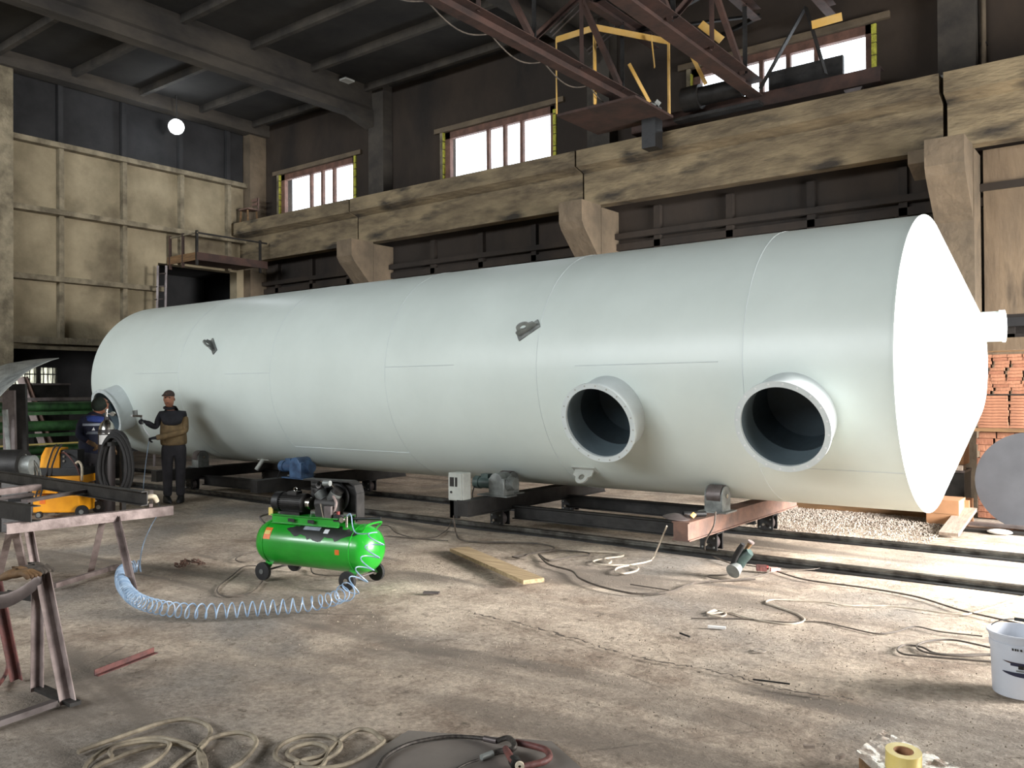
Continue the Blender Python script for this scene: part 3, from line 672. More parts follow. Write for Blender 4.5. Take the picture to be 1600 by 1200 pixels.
# ================================================================== COMPRESSOR
CPX, CPY, CPR = -5.89, 4.86, math.radians(11)
cp_ = empty('air_compressor', (0, 0, 0), 0, 'bright green wheeled air compressor with black motor and pump on the floor', 'compressor')
R_, ZT, LX = .205, .315, .62
t = MB().lathe([(0, -LX-.02), (.06, -LX-.015), (.12, -LX+.005), (.17, -LX+.045), (.195, -LX+.09), (R_, -LX+.15), (R_, LX-.15), (.195, LX-.09), (.17, LX-.045), (.12, LX-.005), (.06, LX+.015), (0, LX+.02)], (0, 0, ZT), (1, 0, 0), 48)
tk = t.build('air_tank', M['green'], cp_, smooth=50)
for x in (-LX+.15, LX-.15): MB().tube([V(x, math.cos(q)*(R_+.001), ZT+math.sin(q)*(R_+.001)) for q in np.linspace(0, 2*PI, 40)], .004, 6).build('seam', M['green'], tk)
def patch(x0, x1, a0, a1, nm, m, rr=R_+.0015, seed=0, rag=.0, par=None, lab=None):
    """thin curved label or stain on the air tank between two angles (degrees above the horizontal, front side)"""
    rnd = random.Random(seed); rows = []; n = 26
    f0 = [rnd.uniform(-1, 1) for _ in range(n+1)]; f1 = [rnd.uniform(-1, 1) for _ in range(n+1)]
    for i in range(n+1):
        x = x0+(x1-x0)*i/n; s0 = a0+rag*f0[i]*.5; s1 = a1+rag*f1[i]*.5
        if rag: e_ = abs(2*i/n-1)**3; mid = (a0+a1)/2; s0 = s0*(1-e_)+mid*e_; s1 = s1*(1-e_)+mid*e_
        rows.append([V(x, -math.cos(math.radians(s0+(s1-s0)*j/10))*rr, ZT+math.sin(math.radians(s0+(s1-s0)*j/10))*rr) for j in range(11)])
    o = MB().loft(rows).build(nm, m, par or tk)
    if lab: o['label'] = lab
    return o
patch(-.24, .52, 24, 66, 'oil_stain', M['smear'], seed=4, rag=16, lab='black oily smear')
patch(-.47, -.39, 14, 44, 'warning_sticker', M['orange'], lab='orange warning sticker')
patch(-.46, -.40, 26, 36, 'sticker_panel', M['tape'], rr=R_+.003)
patch(.33, .375, -8, 4, 'warning_sticker', M['orange'], lab='small orange sticker')
patch(-.06, .12, 46, 58, 'name_label', M['band'], rr=R_+.003, lab='grey type label')
patch(.17, .22, 40, 52, 'name_label', M['white'], rr=R_+.003)
# saddle frame
sd = MB(); sd.chan((-.44, -.12, ZT+R_+.015), (.30, -.12, ZT+R_+.015), .03, .075, .004, side=1); sd.chan((.30, .12, ZT+R_+.015), (-.44, .12, ZT+R_+.015), .03, .075, .004, side=1)
sd.b2((-.44, -.13, ZT+R_+.05), (.30, .13, ZT+R_+.055)); so = sd.build('saddle_frame', M['green'], cp_, smooth=None)
for x in (-.2, .02): MB().b2((x-.035, -.139, ZT+R_+.0), (x+.035, -.1345, ZT+R_+.03)).build('slot', M['black'], so, smooth=None)
zs = ZT+R_+.055
# motor
m_ = MB(); m_.lathe([(.0, -.46), (.078, -.46), (.088, -.45), (.09, -.38), (.086, -.375)], (0, -.03, zs+.1), (1, 0, 0), 32)
mo = m_.build('fan_cover', M['black'], cp_)
m_ = MB(); m_.cyl((-.375, -.03, zs+.1), (-.12, -.03, zs+.1), .07, n=28)
for i in range(28):
    q = 2*PI*i/28; m_.bar((-.37, -.03+.076*math.cos(q), zs+.1+.076*math.sin(q)), (-.13, -.03+.076*math.cos(q), zs+.1+.076*math.sin(q)), .004, .014, up=V(0, math.cos(q), math.sin(q)))
m_.cyl((-.13, -.03, zs+.1), (-.11, -.03, zs+.1), .085, n=28); mo = m_.build('motor', M['grey' if 0 else 'dark'], cp_)
MB().b2((-.3, -.07, zs+.17), (-.2, .01, zs+.2)).build('terminal_box', M['dark'], mo, smooth=None)
MB().tube([V(-.24+.018*math.cos(q), -.03, zs+.215+.018*math.sin(q)) for q in np.linspace(0, 2*PI, 14)], .004, 6).build('lifting_ring', M['chrome'], mo)
MB().b2((-.36, -.1, zs), (-.14, .05, zs+.025)).build('motor_foot', M['dark'], mo, smooth=None)
MB().lathe([(.03, 0), (.055, 0), (.055, .02), (.045, .02), (.045, .03), (.055, .03), (.055, .05), (.03, .05)], (-.1, -.03, zs+.1), (1, 0, 0), 24).build('motor_pulley', M['chrome'], mo)
# pump: crankcase, two finned cylinders in a V, heads, filter
p_ = MB(); p_.b2((.02, -.08, zs), (.2, .08, zs+.1)); p_.cyl((.0, 0, zs+.1), (.22, 0, zs+.1), .07, n=24)
po = p_.build('pump_crankcase', M['dark'], cp_)
for dx, sx in ((-.0, -1), (.15, 1)):
    f = MB(); ax = V(sx*.6, 0, .8); b0 = V(.1+sx*.03, 0, zs+.12)
    for i in range(9): f.cyl(b0+ax*(.012*i), b0+ax*(.012*i+.006), .055, n=20)
    f.cyl(b0, b0+ax*.11, .04, n=20); fo = f.build('finned_cylinder', M['grey'], po)
    MB().cyl(b0+ax*.11, b0+ax*.145, .05, n=20).build('cylinder_head', M['dark'], fo)
MB().cyl((-.02, -.05, zs+.27), (.05, -.07, zs+.27), .028, n=18).build('air_filter', M['black'], po)
MB().cyl((.1, -.06, zs+.29), (.17, -.06, zs+.29), .024, n=18).build('air_filter', M['grey'], po)
MB().tube(spline([(.02, -.02, zs+.26), (.08, -.05, zs+.3), (.16, -.03, zs+.28), (.2, -.02, zs+.22)]), .009).build('copper_pipe', M['chrome'], po)
MB().tube(spline([(.2, -.06, zs+.18), (.25, -.08, zs+.12), (.22, -.09, zs+.03)]), .011).build('copper_pipe', M['pale'], po)
MB().box((.13, -.12, zs+.06), (.012, .01, .12), (0, -.25, 0)).build('bright_strip', M['chrome'], po, smooth=None)
MB().box((.19, -.1, zs+.05), (.07, .05, .1)).build('valve_plate', M['steel'], po, smooth=None)
# flywheel and belt guard, an arch at the back
MB().lathe([(.02, 0), (.13, 0), (.14, .01), (.14, .035), (.12, .035), (.12, .01), (.03, .02), (.02, .035)], (.1, .08, zs+.15), (0, 1, 0), 32).build('flywheel', M['black'], cp_)
g_ = MB(); yb = .13; out = [(-.2, zs+.3), (.3, zs+.3), (.36, zs+.27), (.385, zs+.2), (.385, zs-.04)]
for i in range(len(out)-1):
    a, b = out[i], out[i+1]; g_.b2((0, 0, 0), (0, 0, 0)) if 0 else g_.prof((a[0], 0, a[1]), (b[0], 0, b[1]), [(-.13, -.006), (-.02, -.006), (-.02, .006), (-.13, .006)], up=V(-(b[1]-a[1]), 0, b[0]-a[0]))
g_.b2((-.2, yb+.0, zs+.02), (.33, yb+.006, zs+.29)); g_.build('belt_guard', M['dark'], cp_, smooth=None)
MB().cyl((.3, .02, zs-.02), (.62, .05, zs-.0), .012, n=12).build('outlet_pipe', M['black'], cp_)
# pressure switch, gauge, valve, handle
q_ = MB(); q_.b2((.24, -.11, zs-.03), (.31, -.05, zs+.03)); q_.cyl((.27, -.08, ZT+R_-.02), (.27, -.08, zs-.02), .012, n=12); sw = q_.build('pressure_switch', M['black'], cp_, smooth=None)
MB().cyl((.27, -.08, zs+.03), (.27, -.08, zs+.055), .014, n=12).build('red_button', M['red'], sw)
MB().cyl((.33, -.115, zs-.01), (.33, -.09, zs-.01), .024, n=18).build('gauge', M['chrome'], sw)
MB().cyl((.36, -.08, ZT+R_-.02), (.36, -.08, zs+.02), .012, n=12).build('air_valve', M['chrome'], cp_)
MB().b2((-.5, -.09, zs-.02), (-.45, -.02, zs+.05)).build('plug_socket', M['tape'], cp_, smooth=None)
for x, s_ in ((-.56, -1), (.56, 1)):
    MB().tube(spline([(x-.04*s_, -.09, ZT+.15), (x+.03*s_, -.1, ZT+.22), (x+.03*s_, .1, ZT+.22), (x-.04*s_, .09, ZT+.15)]), .009).build('handle', M['green'] if s_ > 0 else M['steel'], cp_)
# legs and wheels
for x in (-.46, .46):
    for y in (-1, 1):
        l = MB(); l.bar((x, y*.1, ZT-.15), (x, y*.17, .085), .09, .006, up=V(1, 0, 0)) if 0 else l.prof((x, y*.10, ZT-.15), (x, y*.17, .085), [(-.045, -.004), (.045, -.004), (.03, .004), (-.03, .004)], up=V(0, 1, .4))
        lo = l.build('leg', M['green'], cp_, smooth=None)
        wv = MB(); wv.lathe([(.0, -.02), (.06, -.02), (.078, -.016), (.08, 0), (.078, .016), (.06, .02), (0, .02)], (x, y*.205, .08), (0, 1, 0), 32); wo = wv.build('wheel', M['rubber'], cp_)
        MB().cyl((x, y*.205-.026, .08), (x, y*.205+.026, .08), .022, n=16).build('hub', M['chrome' if x > 0 else 'grey'], wo)
    MB().cyl((x, -.2, .08), (x, .2, .08), .009, n=10).build('axle', M['steel'], cp_)
cp_.location = (CPX, CPY, .0); cp_.rotation_euler = (0, 0, CPR)
def cpw(x, y, z):
    return V(CPX+x*math.cos(CPR)-y*math.sin(CPR), CPY+x*math.sin(CPR)+y*math.cos(CPR), z)

# ------------------------------------------------------------------ coiled air hose
def coil(path, pitch, rad, wire, flat=None):
    """helix of the given pitch round a path (list of points); pitch is a function of distance"""
    P = spline(path, 24); d = [0]
    for a, b in zip(P, P[1:]): d.append(d[-1]+(b-a).length)
    out = []; s = 0; ph = 0; i = 0
    while s < d[-1]-1e-4:
        while i < len(d)-2 and d[i+1] < s: i += 1
        t = (s-d[i])/max(1e-6, d[i+1]-d[i]); p = P[i].lerp(P[i+1], t); T = (P[i+1]-P[i]).normalized(); _, a, b = frame_of(T)
        r = rad(s/d[-1]) if callable(rad) else rad
        out.append(p+a*(math.cos(ph)*r)+b*(math.sin(ph)*r))
        dp = 2*PI/18; ph += dp; s += (pitch(s/d[-1]) if callable(pitch) else pitch)*dp/(2*PI)
    return out
hz = .068
pth = [at(590, 834, Y=4.72), at(580, 868, Y=4.68), at(563, 902, Y=4.62), at(545, 922, Z=hz+.01), at(522, 935, Z=hz), at(480, 944, Z=hz), at(400, 951, Z=hz), at(320, 955, Z=hz), at(260, 951, Z=hz), at(215, 938, Z=hz), at(193, 915, Z=hz), at(192, 893, Z=hz), at(205, 886, Z=hz), at(220, 884, Z=hz)]
cr1 = coil(pth, lambda t: .1 if t < .13 else (.072 if t < .6 else (.055 if t < .72 else .038)), lambda t: .07 if t < .15 else .053, .005)
head = spline([cpw(.36, -.08, zs+.02), cpw(.42, -.1, zs+.04), cpw(.52, -.17, .48), cr1[0]], 6)
tail = spline([cr1[-1], at(219, 878, Z=.1), at(224, 850, Z=.3), at(236, 822, Z=.25), at(250, 795, Z=.02), at(243, 780, Z=.02), at(233, 768, Z=.01), V(-12.02, 6.62, .2), V(-11.96, 6.62, .6), V(-11.9, 6.645, .985)], 6)
MB().tube(head[:-1]+cr1+tail[1:], .0052, 6).build('coiled_air_hose', M['coil'], label='pale blue coiled air hose spiralling over the floor from compressor to painter', cat='hose')

# ================================================================== PEOPLE
def skin(name, verts, edges, radii, m, parent, root=0, sub=2):
    me = D.meshes.new(name); me.from_pydata([tuple(v) for v in verts], edges, [])
    ob = D.objects.new(name, me); COL.objects.link(ob)
    sk = ob.modifiers.new('skin', 'SKIN'); ly = me.skin_vertices[0]
    for i, r in enumerate(radii): ly.data[i].radius = r if isinstance(r, tuple) else (r, r)
    ly.data[root].use_root = True
    sb = ob.modifiers.new('sub', 'SUBSURF'); sb.levels = sub; sb.render_levels = sub
    bpy.context.view_layer.update(); dg = bpy.context.evaluated_depsgraph_get()
    m2 = D.meshes.new_from_object(ob.evaluated_get(dg)); ob.modifiers.clear(); ob.data = m2
    m2.materials.clear(); m2.materials.append(m); m2.polygons.foreach_set('use_smooth', [True]*len(m2.polygons))
    ob.parent = parent; return ob
class SK:
    def __init__(s): s.v = []; s.e = []; s.r = []
    def pt(s, p, r, frm=None):
        s.v.append(V(p)); s.r.append(r); i = len(s.v)-1
        if frm is not None: s.e.append((frm, i))
        return i
    def chain(s, frm, pts):
        for p, r in pts: frm = s.pt(p, r, frm)
        return frm
def hand(sk, frm, wrist, d, nrm, curl=.6, k=1.0, thumb=1):
    """palm, four fingers and a thumb; d: towards the fingertips, nrm: out of the palm"""
    d = V(d).normalized(); nrm = V(nrm); nrm = (nrm-d*nrm.dot(d)).normalized(); s_ = d.cross(nrm)*thumb; wrist = V(wrist)
    pc = sk.pt(wrist+d*.045*k, (.032*k, .018*k), frm)
    for i, (o, L_) in enumerate(((.03, .068), (.01, .077), (-.01, .071), (-.03, .055))):
        b = wrist+d*.09*k+s_*o*k; q = sk.pt(b, .0105*k, pc); p = b; a = curl*.5
        for j, f in enumerate((.45, .3, .25)):
            a += curl*.55; dirn = d*math.cos(a)+nrm*math.sin(a); p = p+dirn*(L_*f*1.15*k); q = sk.pt(p, (.0095-.001*j)*k, q)
    b = wrist+d*.03*k+s_*.035*k; q = sk.pt(b, .0125*k, pc); p = b
    for j, f in enumerate((.034, .028)):
        dirn = (d*.75+s_*(.55-.5*j)+nrm*(.3+.5*j*curl)).normalized(); p = p+dirn*f*k; q = sk.pt(p, (.0115-.002*j)*k, q)
def head(parent, body_pts, c, face, k=1.0, face_m='skin'):
    pass
def headmesh(mb, c, yaw, k=1.0, pitch=0):
    """face and skull as one closed surface: loft of rings, features pushed out"""
    Rz = Matrix.Rotation(yaw, 3, 'Z')@Matrix.Rotation(pitch, 3, 'X'); c = V(c); n = 28
    rings = [(-.125, .048, .05, .012), (-.105, .052, .06, .018), (-.09, .058, .078, .006), (-.07, .064, .088, .0), (-.05, .068, .092, -.004), (-.03, .071, .094, -.005), (-.01, .073, .095, -.006), (.01, .075, .096, -.006), (.03, .076, .096, -.004), (.055, .076, .096, 0), (.08, .070, .088, .004), (.1, .056, .07, .008), (.115, .034, .042, .01), (.122, .008, .01, .01)]
    vs = []
    for z, rx, ry, oy in rings:
        for i in range(n):
            q = 2*PI*i/n; x = rx*math.sin(q); y = -ry*math.cos(q)+oy; f = max(0, math.cos(q))
            if f > .9 and -.05 < z < 0: y -= .02*(1 if z < -.02 else .7)*(f-.9)*10     # nose
            if .6 < f < .985 and -.005 < z < .04: y += .006                             # eye sockets
            if f > .85 and -.075 < z < -.06: y -= .005                                   # lips
            if f > .8 and z < -.1: y -= .012                                             # chin
            vs.append(c+Rz@(V(x, y, z)*k))
    m = len(rings)
    mb.add(vs, [(k_*n+i, k_*n+(i+1) % n, (k_+1)*n+(i+1) % n, (k_+1)*n+i) for k_ in range(m-1) for i in range(n)]+[tuple(range(n))[::-1], tuple(range((m-1)*n, m*n))])
    for s_ in (-1, 1): mb.ball(c+Rz@(V(s_*.078, .008, -.015)*k), .022*k, 12, (.35, .6, 1.2))
    return Rz
# ---- painter: stands before the shell with a spray gun
P1 = empty('person', (0, 0, 0), 0, 'standing worker in cap and two-tone olive jacket holding a spray gun', 'person')
hc = V(-.035, -.02, 1.575)
b = SK(); pel = b.pt((.03, .0, .92), (.09, .06)); ch = b.chain(pel, [((.02, 0, 1.1), (.09, .06)), ((.01, 0, 1.27), (.09, .06)), ((-.005, 0, 1.40), (.06, .055)), ((-.025, 0, 1.47), (.05, .052))])
SH_L, EL_L, WR_L = V(-.15, -.02, 1.335), V(-.225, .02, 1.135), V(-.345, -.12, 1.22)
SH_R, EL_R, WR_R = V(.17, 0, 1.33), V(.195, -.06, 1.07), V(-.2, -.24, .995)
for sh_, el, wr in ((SH_L, EL_L, WR_L), (SH_R, EL_R, WR_R)): b.chain(ch-2, [(sh_, .045), (el, .035), (wr, .026)])
for s_, kx, fx_ in ((-1, -.07, -.09), (1, .085, .11)):
    b.chain(pel, [((.03+s_*.09, 0, .86), .06), ((.03+s_*.085, -.01, .48), .05), ((.03+s_*.085, .02, .1), .04)])
bo = skin('body', b.v, b.e, b.r, M['skin'], P1)
hm = MB(); Rz = headmesh(hm, hc, math.radians(-12)); ho = hm.build('head', M['skin'], P1, smooth=80)
# cap with a peak, goggle strap, hair
cm = MB(); cm.ball(hc+V(0, .005, .055), .086, 20, (.95, 1.15, .85)); cm.box(hc+Rz@V(0, -.12, .052), (.13, .09, .014), (.25, 0, math.radians(-12))); cm.build('cap', M['capm'], P1, smooth=50)
for s_ in (-1, 1): MB().ball(hc+Rz@V(s_*.028, -.088, .012), .013, 10, (1.2, .6, .8)).build('eye', M['black'], ho)
MB().box(hc+Rz@V(0, -.094, -.066), (.04, .008, .007), (0, 0, math.radians(-18))).build('mouth', M['inkb'], ho, smooth=None)
# jacket lower (olive) and yoke (black)
j = SK(); r0 = j.pt((.03, 0, .85), (.2, .145)); r1 = j.pt((.03, 0, .9), (.21, .15), r0); r2 = j.pt((.02, 0, 1.08), (.205, .145), r1); r3 = j.pt((.015, 0, 1.25), (.19, .13), r2); j.pt((.012, 0, 1.29), (.17, .12), r3)
skin('jacket_body', j.v, j.e, j.r, M['olive'], P1)
j = SK(); r0 = j.pt((.015, 0, 1.13), (.205, .15)); r1 = j.pt((.01, 0, 1.27), (.2, .14), r0); r2 = j.pt((.0, 0, 1.38), (.125, .105), r1); j.pt((-.02, 0, 1.47), (.075, .075), r2)
j.chain(r1, [(SH_L, .062), (SH_L.lerp(EL_L, .6), .055), (EL_L, .05), (WR_L.lerp(EL_L, .3), .045), (WR_L.lerp(EL_L, -.1), .042)]); j.chain(r1, [(SH_R, .07), (SH_R.lerp(EL_R, .35), .064)])
skin('jacket_yoke', j.v, j.e, j.r, M['blackf'], P1)
j = SK(); r0 = j.pt(SH_R.lerp(EL_R, .05), .07); j.chain(r0, [(EL_R, .056), (EL_R.lerp(WR_R, .5), .05), (EL_R.lerp(WR_R, 1.06), .044)])
skin('jacket_sleeve', j.v, j.e, j.r, M['olive'], P1)
MB().tube([hc+V(.012, .035, -.14)+V(.078*math.cos(q), .075*math.sin(q), .012*math.sin(q)) for q in np.linspace(0, 2*PI, 24)[:-1]], .022, 8, closed=True).build('collar', M['blackf'], P1)
j = SK(); pel = j.pt((.03, 0, .97), (.17, .12)); p2 = j.pt((.03, 0, .86), (.155, .11), pel)
for s_ in (-1, 1): j.chain(p2, [((.03+s_*.095, 0, .74), .1), ((.03+s_*.09, -.02, .48), .08), ((.03+s_*.09, .02, .25), .072), ((.03+s_*.09, .02, .08), .068)])
skin('trousers', j.v, j.e, j.r, M['trous'], P1)
for s_, rz in ((-1, .4), (1, -.25)):
    s2 = MB(); ctr = V(.03+s_*.09, -.03, 0); rows = []
    for z, kx, ky in ((0, .046, .13), (.03, .05, .135), (.06, .046, .115), (.1, .045, .06)): rows.append((z, kx, ky))
    n = 20; vs = []
    for z, kx, ky in rows:
        off = .035 if z >= .1 else (.015 if z >= .06 else 0)
        for i in range(n):
            q = 2*PI*i/n; vs.append(ctr+Matrix.Rotation(rz, 3, 'Z')@V(kx*math.cos(q), ky*math.sin(q)+off, z))
    s2.add(vs, [(a*n+i, a*n+(i+1) % n, (a+1)*n+(i+1) % n, (a+1)*n+i) for a in range(3) for i in range(n)]+[tuple(range(n)), tuple(range(3*n, 4*n))]); s2.build('boot', M['black'], P1, smooth=60)
for wr, el, dn, nn, cu_, th in ((WR_L, EL_L, V(-.8, -.2, .45), V(0, -.3, -1), 1.5, 1), (WR_R, EL_R, V(-.9, -.3, -.1), V(0, .3, -1), 1.5, -1)):
    g_ = SK(); r0 = g_.pt(wr-(wr-el).normalized()*.03, .035); r1 = g_.pt(wr+V(dn).normalized()*.01, (.03, .026), r0); hand(g_, r1, wr, dn, nn, cu_, 1.05, th); skin('glove', g_.v, g_.e, g_.r, M['blackf'], P1, sub=1)
RV = math.radians(37.6)
P1.location = (-11.93, 7.02, 0); P1.rotation_euler = (0, 0, RV+.35)
# spray gun, in the painter's hand
gp = V(-.43, -.15, 1.285)
SG = empty('spray_gun', (0, 0, 0), 0, 'small spray gun held out in the painter\'s gloved hand', 'spray gun')
MB().bar(gp+V(-.1, 0, .04), gp+V(.03, 0, .03), .03, .035).build('gun_body', M['chrome'], SG); MB().bar(gp+V(.01, 0, .03), gp+V(.035, 0, -.09), .022, .03, up=V(1, 0, 0)).build('grip', M['grey'], SG)
MB().cyl(gp+V(-.06, 0, .05), gp+V(-.07, 0, .12), .03, .036).build('paint_cup', M['grey'], SG); MB().cyl(gp+V(-.125, 0, .042), gp+V(-.1, 0, .04), .014, .02).build('nozzle', M['white'], SG)
MB().tube(spline([gp+V(.035, 0, -.09), gp+V(.06, -.02, -.16), gp+V(.1, -.05, -.22), gp+V(.13, -.08, -.26)]), .008).build('hose_tail', M['white'], SG)
SG.location = P1.location; SG.rotation_euler = P1.rotation_euler
# ---- welder: bends over the yellow machine, back to the camera
P2 = empty('person', (0, 0, 0), 0, 'worker in navy jacket with blue shoulder band bent over the yellow welding machine', 'person')
hc = V(.115, .12, 1.475)
b = SK(); pel = b.pt((.0, .0, .86), (.09, .06)); c1 = b.chain(pel, [((.01, .04, 1.05), (.09, .06)), ((.03, .09, 1.24), (.09, .06)), ((.06, .11, 1.34), (.06, .06)), ((.09, .12, 1.4), (.05, .05))])
SL, EL, WL = V(-.13, .07, 1.27), V(-.17, -.1, 1.05), V(-.02, -.14, .95); SR2, ER, WR2 = V(.2, .1, 1.27), V(.27, .02, 1.02), V(.28, -.2, .88)
for a, e_, w_ in ((SL, EL, WL), (SR2, ER, WR2)): b.chain(c1-2, [(a, .05), (e_, .036), (w_, .027)])
for s_ in (-1, 1): b.chain(pel, [((s_*.09, 0, .8), .06), ((s_*.1, -.04, .45), .05), ((s_*.1, .02, .1), .045)])
skin('body', b.v, b.e, b.r, M['skin'], P2)
hm = MB(); Rz = headmesh(hm, hc, math.radians(75), 1, .3); ho = hm.build('head', M['skin'], P2, smooth=80)
cm = MB(); cm.ball(hc+V(-.02, -.01, .02), .108, 20, (1.05, 1.05, 1.0)); cm.box(hc+V(.1, -.0, .05), (.08, .12, .015), (0, .3, 0)); cm.build('head_cover', mat('dark_green_cap', (40, 52, 42), .85, c2=(26, 34, 28), scale=12), P2, smooth=50)
j = SK(); r0 = j.pt((0, 0, .72), (.21, .16)); r1 = j.pt((.01, .03, .95), (.215, .16), r0); r2 = j.pt((.03, .08, 1.2), (.21, .14), r1); r3 = j.pt((.05, .1, 1.31), (.1, .09), r2); j.pt((.08, .11, 1.38), (.065, .065), r3)
j.chain(r2, [(SL, .07), (SL.lerp(EL, .5), .062), (EL, .056), (EL.lerp(WL, .85), .042)]); j.chain(r2, [(SR2, .07), (SR2.lerp(ER, .5), .062), (ER, .056), (ER.lerp(WR2, .85), .042)])
jk = skin('jacket', j.v, j.e, j.r, M['navy'], P2)
def backpatch(x0, x1, z0, z1, nm, m, off=.0):
    rows = []
    for i in range(9):
        x = x0+(x1-x0)*i/8; rows.append([V(x, -.105-off+(z-1.0)*.12+1.8*(x-.02)**2, z) for z in np.linspace(z0, z1, 5)])
    return MB().loft(rows).build(nm, m, jk)
# shoulder band, emblem and two lines on the back
SB = SK(); r0 = SB.pt((.03, .072, 1.2), (.222, .158)); r1 = SB.pt((.035, .08, 1.27), (.21, .15), r0); SB.pt((.045, .09, 1.34), (.15, .12), r1); skin('shoulder_band', SB.v, SB.e, SB.r, M['bluef'], P2)
backpatch(-.12, .15, 1.19, 1.225, 'reflective_strip', M['band'], .02)
em = MB(); em.add([V(-.0, -.112, 1.125), V(.045, -.112, 1.125), V(.025, -.104, 1.17), V(-.0, -.1, 1.125), V(.045, -.1, 1.125), V(.025, -.09, 1.17)], [(0, 1, 2), (3, 5, 4), (0, 3, 4, 1), (1, 4, 5, 2), (2, 5, 3, 0)]); em.build('back_emblem', M['white'], jk, smooth=None)
for z, x0, x1 in ((1.1, -.06, .08), (1.08, -.07, .09)): MB().b2((x0, -.118, z-.006), (x1, -.1, z+.004)).build('back_lettering', M['band'], jk, smooth=None)
j = SK(); pel = j.pt((.0, 0, .86), (.15, .12)); p2 = j.pt((.0, 0, .78), (.155, .12), pel)
for s_ in (-1, 1): j.chain(p2, [((s_*.1, 0, .68), .1), ((s_*.1, -.04, .45), .08), ((s_*.1, .02, .22), .07), ((s_*.1, .02, .08), .068)])
skin('trousers', j.v, j.e, j.r, M['trous'], P2)
for s_ in (-1, 1): MB().ball((s_*.1, .03, .045), .1, 16, (.5, 1.25, .45)).build('boot', M['black'], P2)
for wr, el, dn, nn, th in ((WL, EL, V(.7, -.3, -.4), V(0, .3, -1), 1), (WR2, ER, V(.1, -.7, -.5), V(0, .3, -1), -1)):
    g_ = SK(); r0 = g_.pt(wr-(wr-el).normalized()*.04, .046); r1 = g_.pt(wr+V(dn).normalized()*.01, (.034, .03), r0); hand(g_, r1, wr, dn, nn, 1.2, 1.15, th); skin('glove', g_.v, g_.e, g_.r, M['glovef'], P2, sub=1)
P2.location = (-12.35, 6.02, 0); P2.rotation_euler = (0, 0, RV+.42)

# ================================================================== LEFT SIDE: welding machines, cylinder, cables
def local_box(o, R3, lo, hi, mb):
    lo, hi = V(lo), V(hi); c = (lo+hi)/2; s = (hi-lo)/2
    vs = [o+R3@(c+V(x*s.x, y*s.y, z*s.z)) for x in (-1, 1) for y in (-1, 1) for z in (-1, 1)]
    return mb.add(vs, [(0, 1, 3, 2), (4, 6, 7, 5), (0, 4, 5, 1), (2, 3, 7, 6), (0, 2, 6, 4), (1, 5, 7, 3)])
# local frame: x to the right of the view, y away, z up
wm = empty('welding_machine', (0, 0, 0), 0, 'yellow welding machine on wheels with feeder on top behind the steel frame', 'welding machine')
b = MB().b2((-.34, -.2, .07), (.28, .25, .30)); bo = bevel(b.build('power_source', M['yellow'], wm, smooth=None), .015)
MB().b2((-.34, -.205, .33), (-.02, .25, .5)).build('control_case', M['yellow'], wm, smooth=None); 
MB().b2((.02, -.19, .31), (.28, .24, .41)).build('cooling_grille', M['black'], wm, smooth=None)
MB().b2((-.24, -.209, .19), (-.17, -.2, .27)).build('vent_slots', M['orange'], bo, smooth=None)
lid = MB().add([V(-.33, -.2, .5), V(.29, -.2, .44), V(.29, -.2, .56), V(-.33, -.2, .545), V(-.33, .22, .5), V(.29, .22, .46), V(.29, .22, .56), V(-.33, .22, .545)], [(0, 1, 2, 3), (4, 7, 6, 5), (0, 4, 5, 1), (3, 2, 6, 7), (0, 3, 7, 4), (1, 5, 6, 2)]); lid.build('top_cover', M['yellow'], wm, smooth=None)
f_ = MB(); f_.b2((-.34, -.14, .56), (.3, .2, .66)); f_.build('shelf', M['black'], wm, smooth=None)
f_ = MB().add([V(x, y, z) for y in (-.1, .12) for x, z in ((-.3, .665), (-.04, .655), (-.03, .925), (-.22, .935), (-.28, .82))], [(0, 1, 2, 3, 4), (9, 8, 7, 6, 5), (0, 5, 6, 1), (1, 6, 7, 2), (2, 7, 8, 3), (3, 8, 9, 4), (4, 9, 5, 0)])
fo = f_.build('wire_feeder', M['yellow'], wm, smooth=None)
sp_ = MB(); sp_.b2((-.03, -.08, .66), (.2, .1, .9)); sp_.build('feeder_panel', M['black'], wm, smooth=None)
for z in (.87, .81, .75): MB().cyl((.02, -.095, z), (.02, -.08, z), .016, n=12).build('knob', M['chrome'], wm)
for x0, x1 in ((-.19, -.13), (-.13, -.06)): MB().tube(spline([(x1+.08, -.13, .98), (x1+.03, -.14, .9), (x0+.03, -.14, .72), (x0, -.15, .58), (x0-.06, -.22, .4), (x0-.09, -.23, .28)]), .012, 8).build('welding_cable', M['rubber'], wm)
MB().tube(spline([(.0, -.1, .86), (.08, -.16, .86), (.17, -.18, .78), (.25, -.18, .66), (.29, -.16, .5)]), .011, 8).build('red_lead', M['redp'], wm)
MB().tube(spline([(.24, -.2, .73), (.29, -.22, .75), (.33, -.22, .68), (.33, -.22, .5)]), .016, 8).build('white_handle', M['glovew'], wm)
for x in (-.24, .33):
    for y in (-.22, .24): wo = MB().cyl((x, y-.02, .085 if x > 0 else .045), (x, y+.02, .085 if x > 0 else .045), .085 if x > 0 else .045, n=24).build('wheel', M['rubber'], wm); MB().cyl((x, y-.024, .085 if x > 0 else .045), (x, y+.024, .085 if x > 0 else .045), .03, n=16).build('hub', M['grey'], wo)
wm.location = at(103, 806, Z=0); wm.rotation_euler = (0, 0, RV)
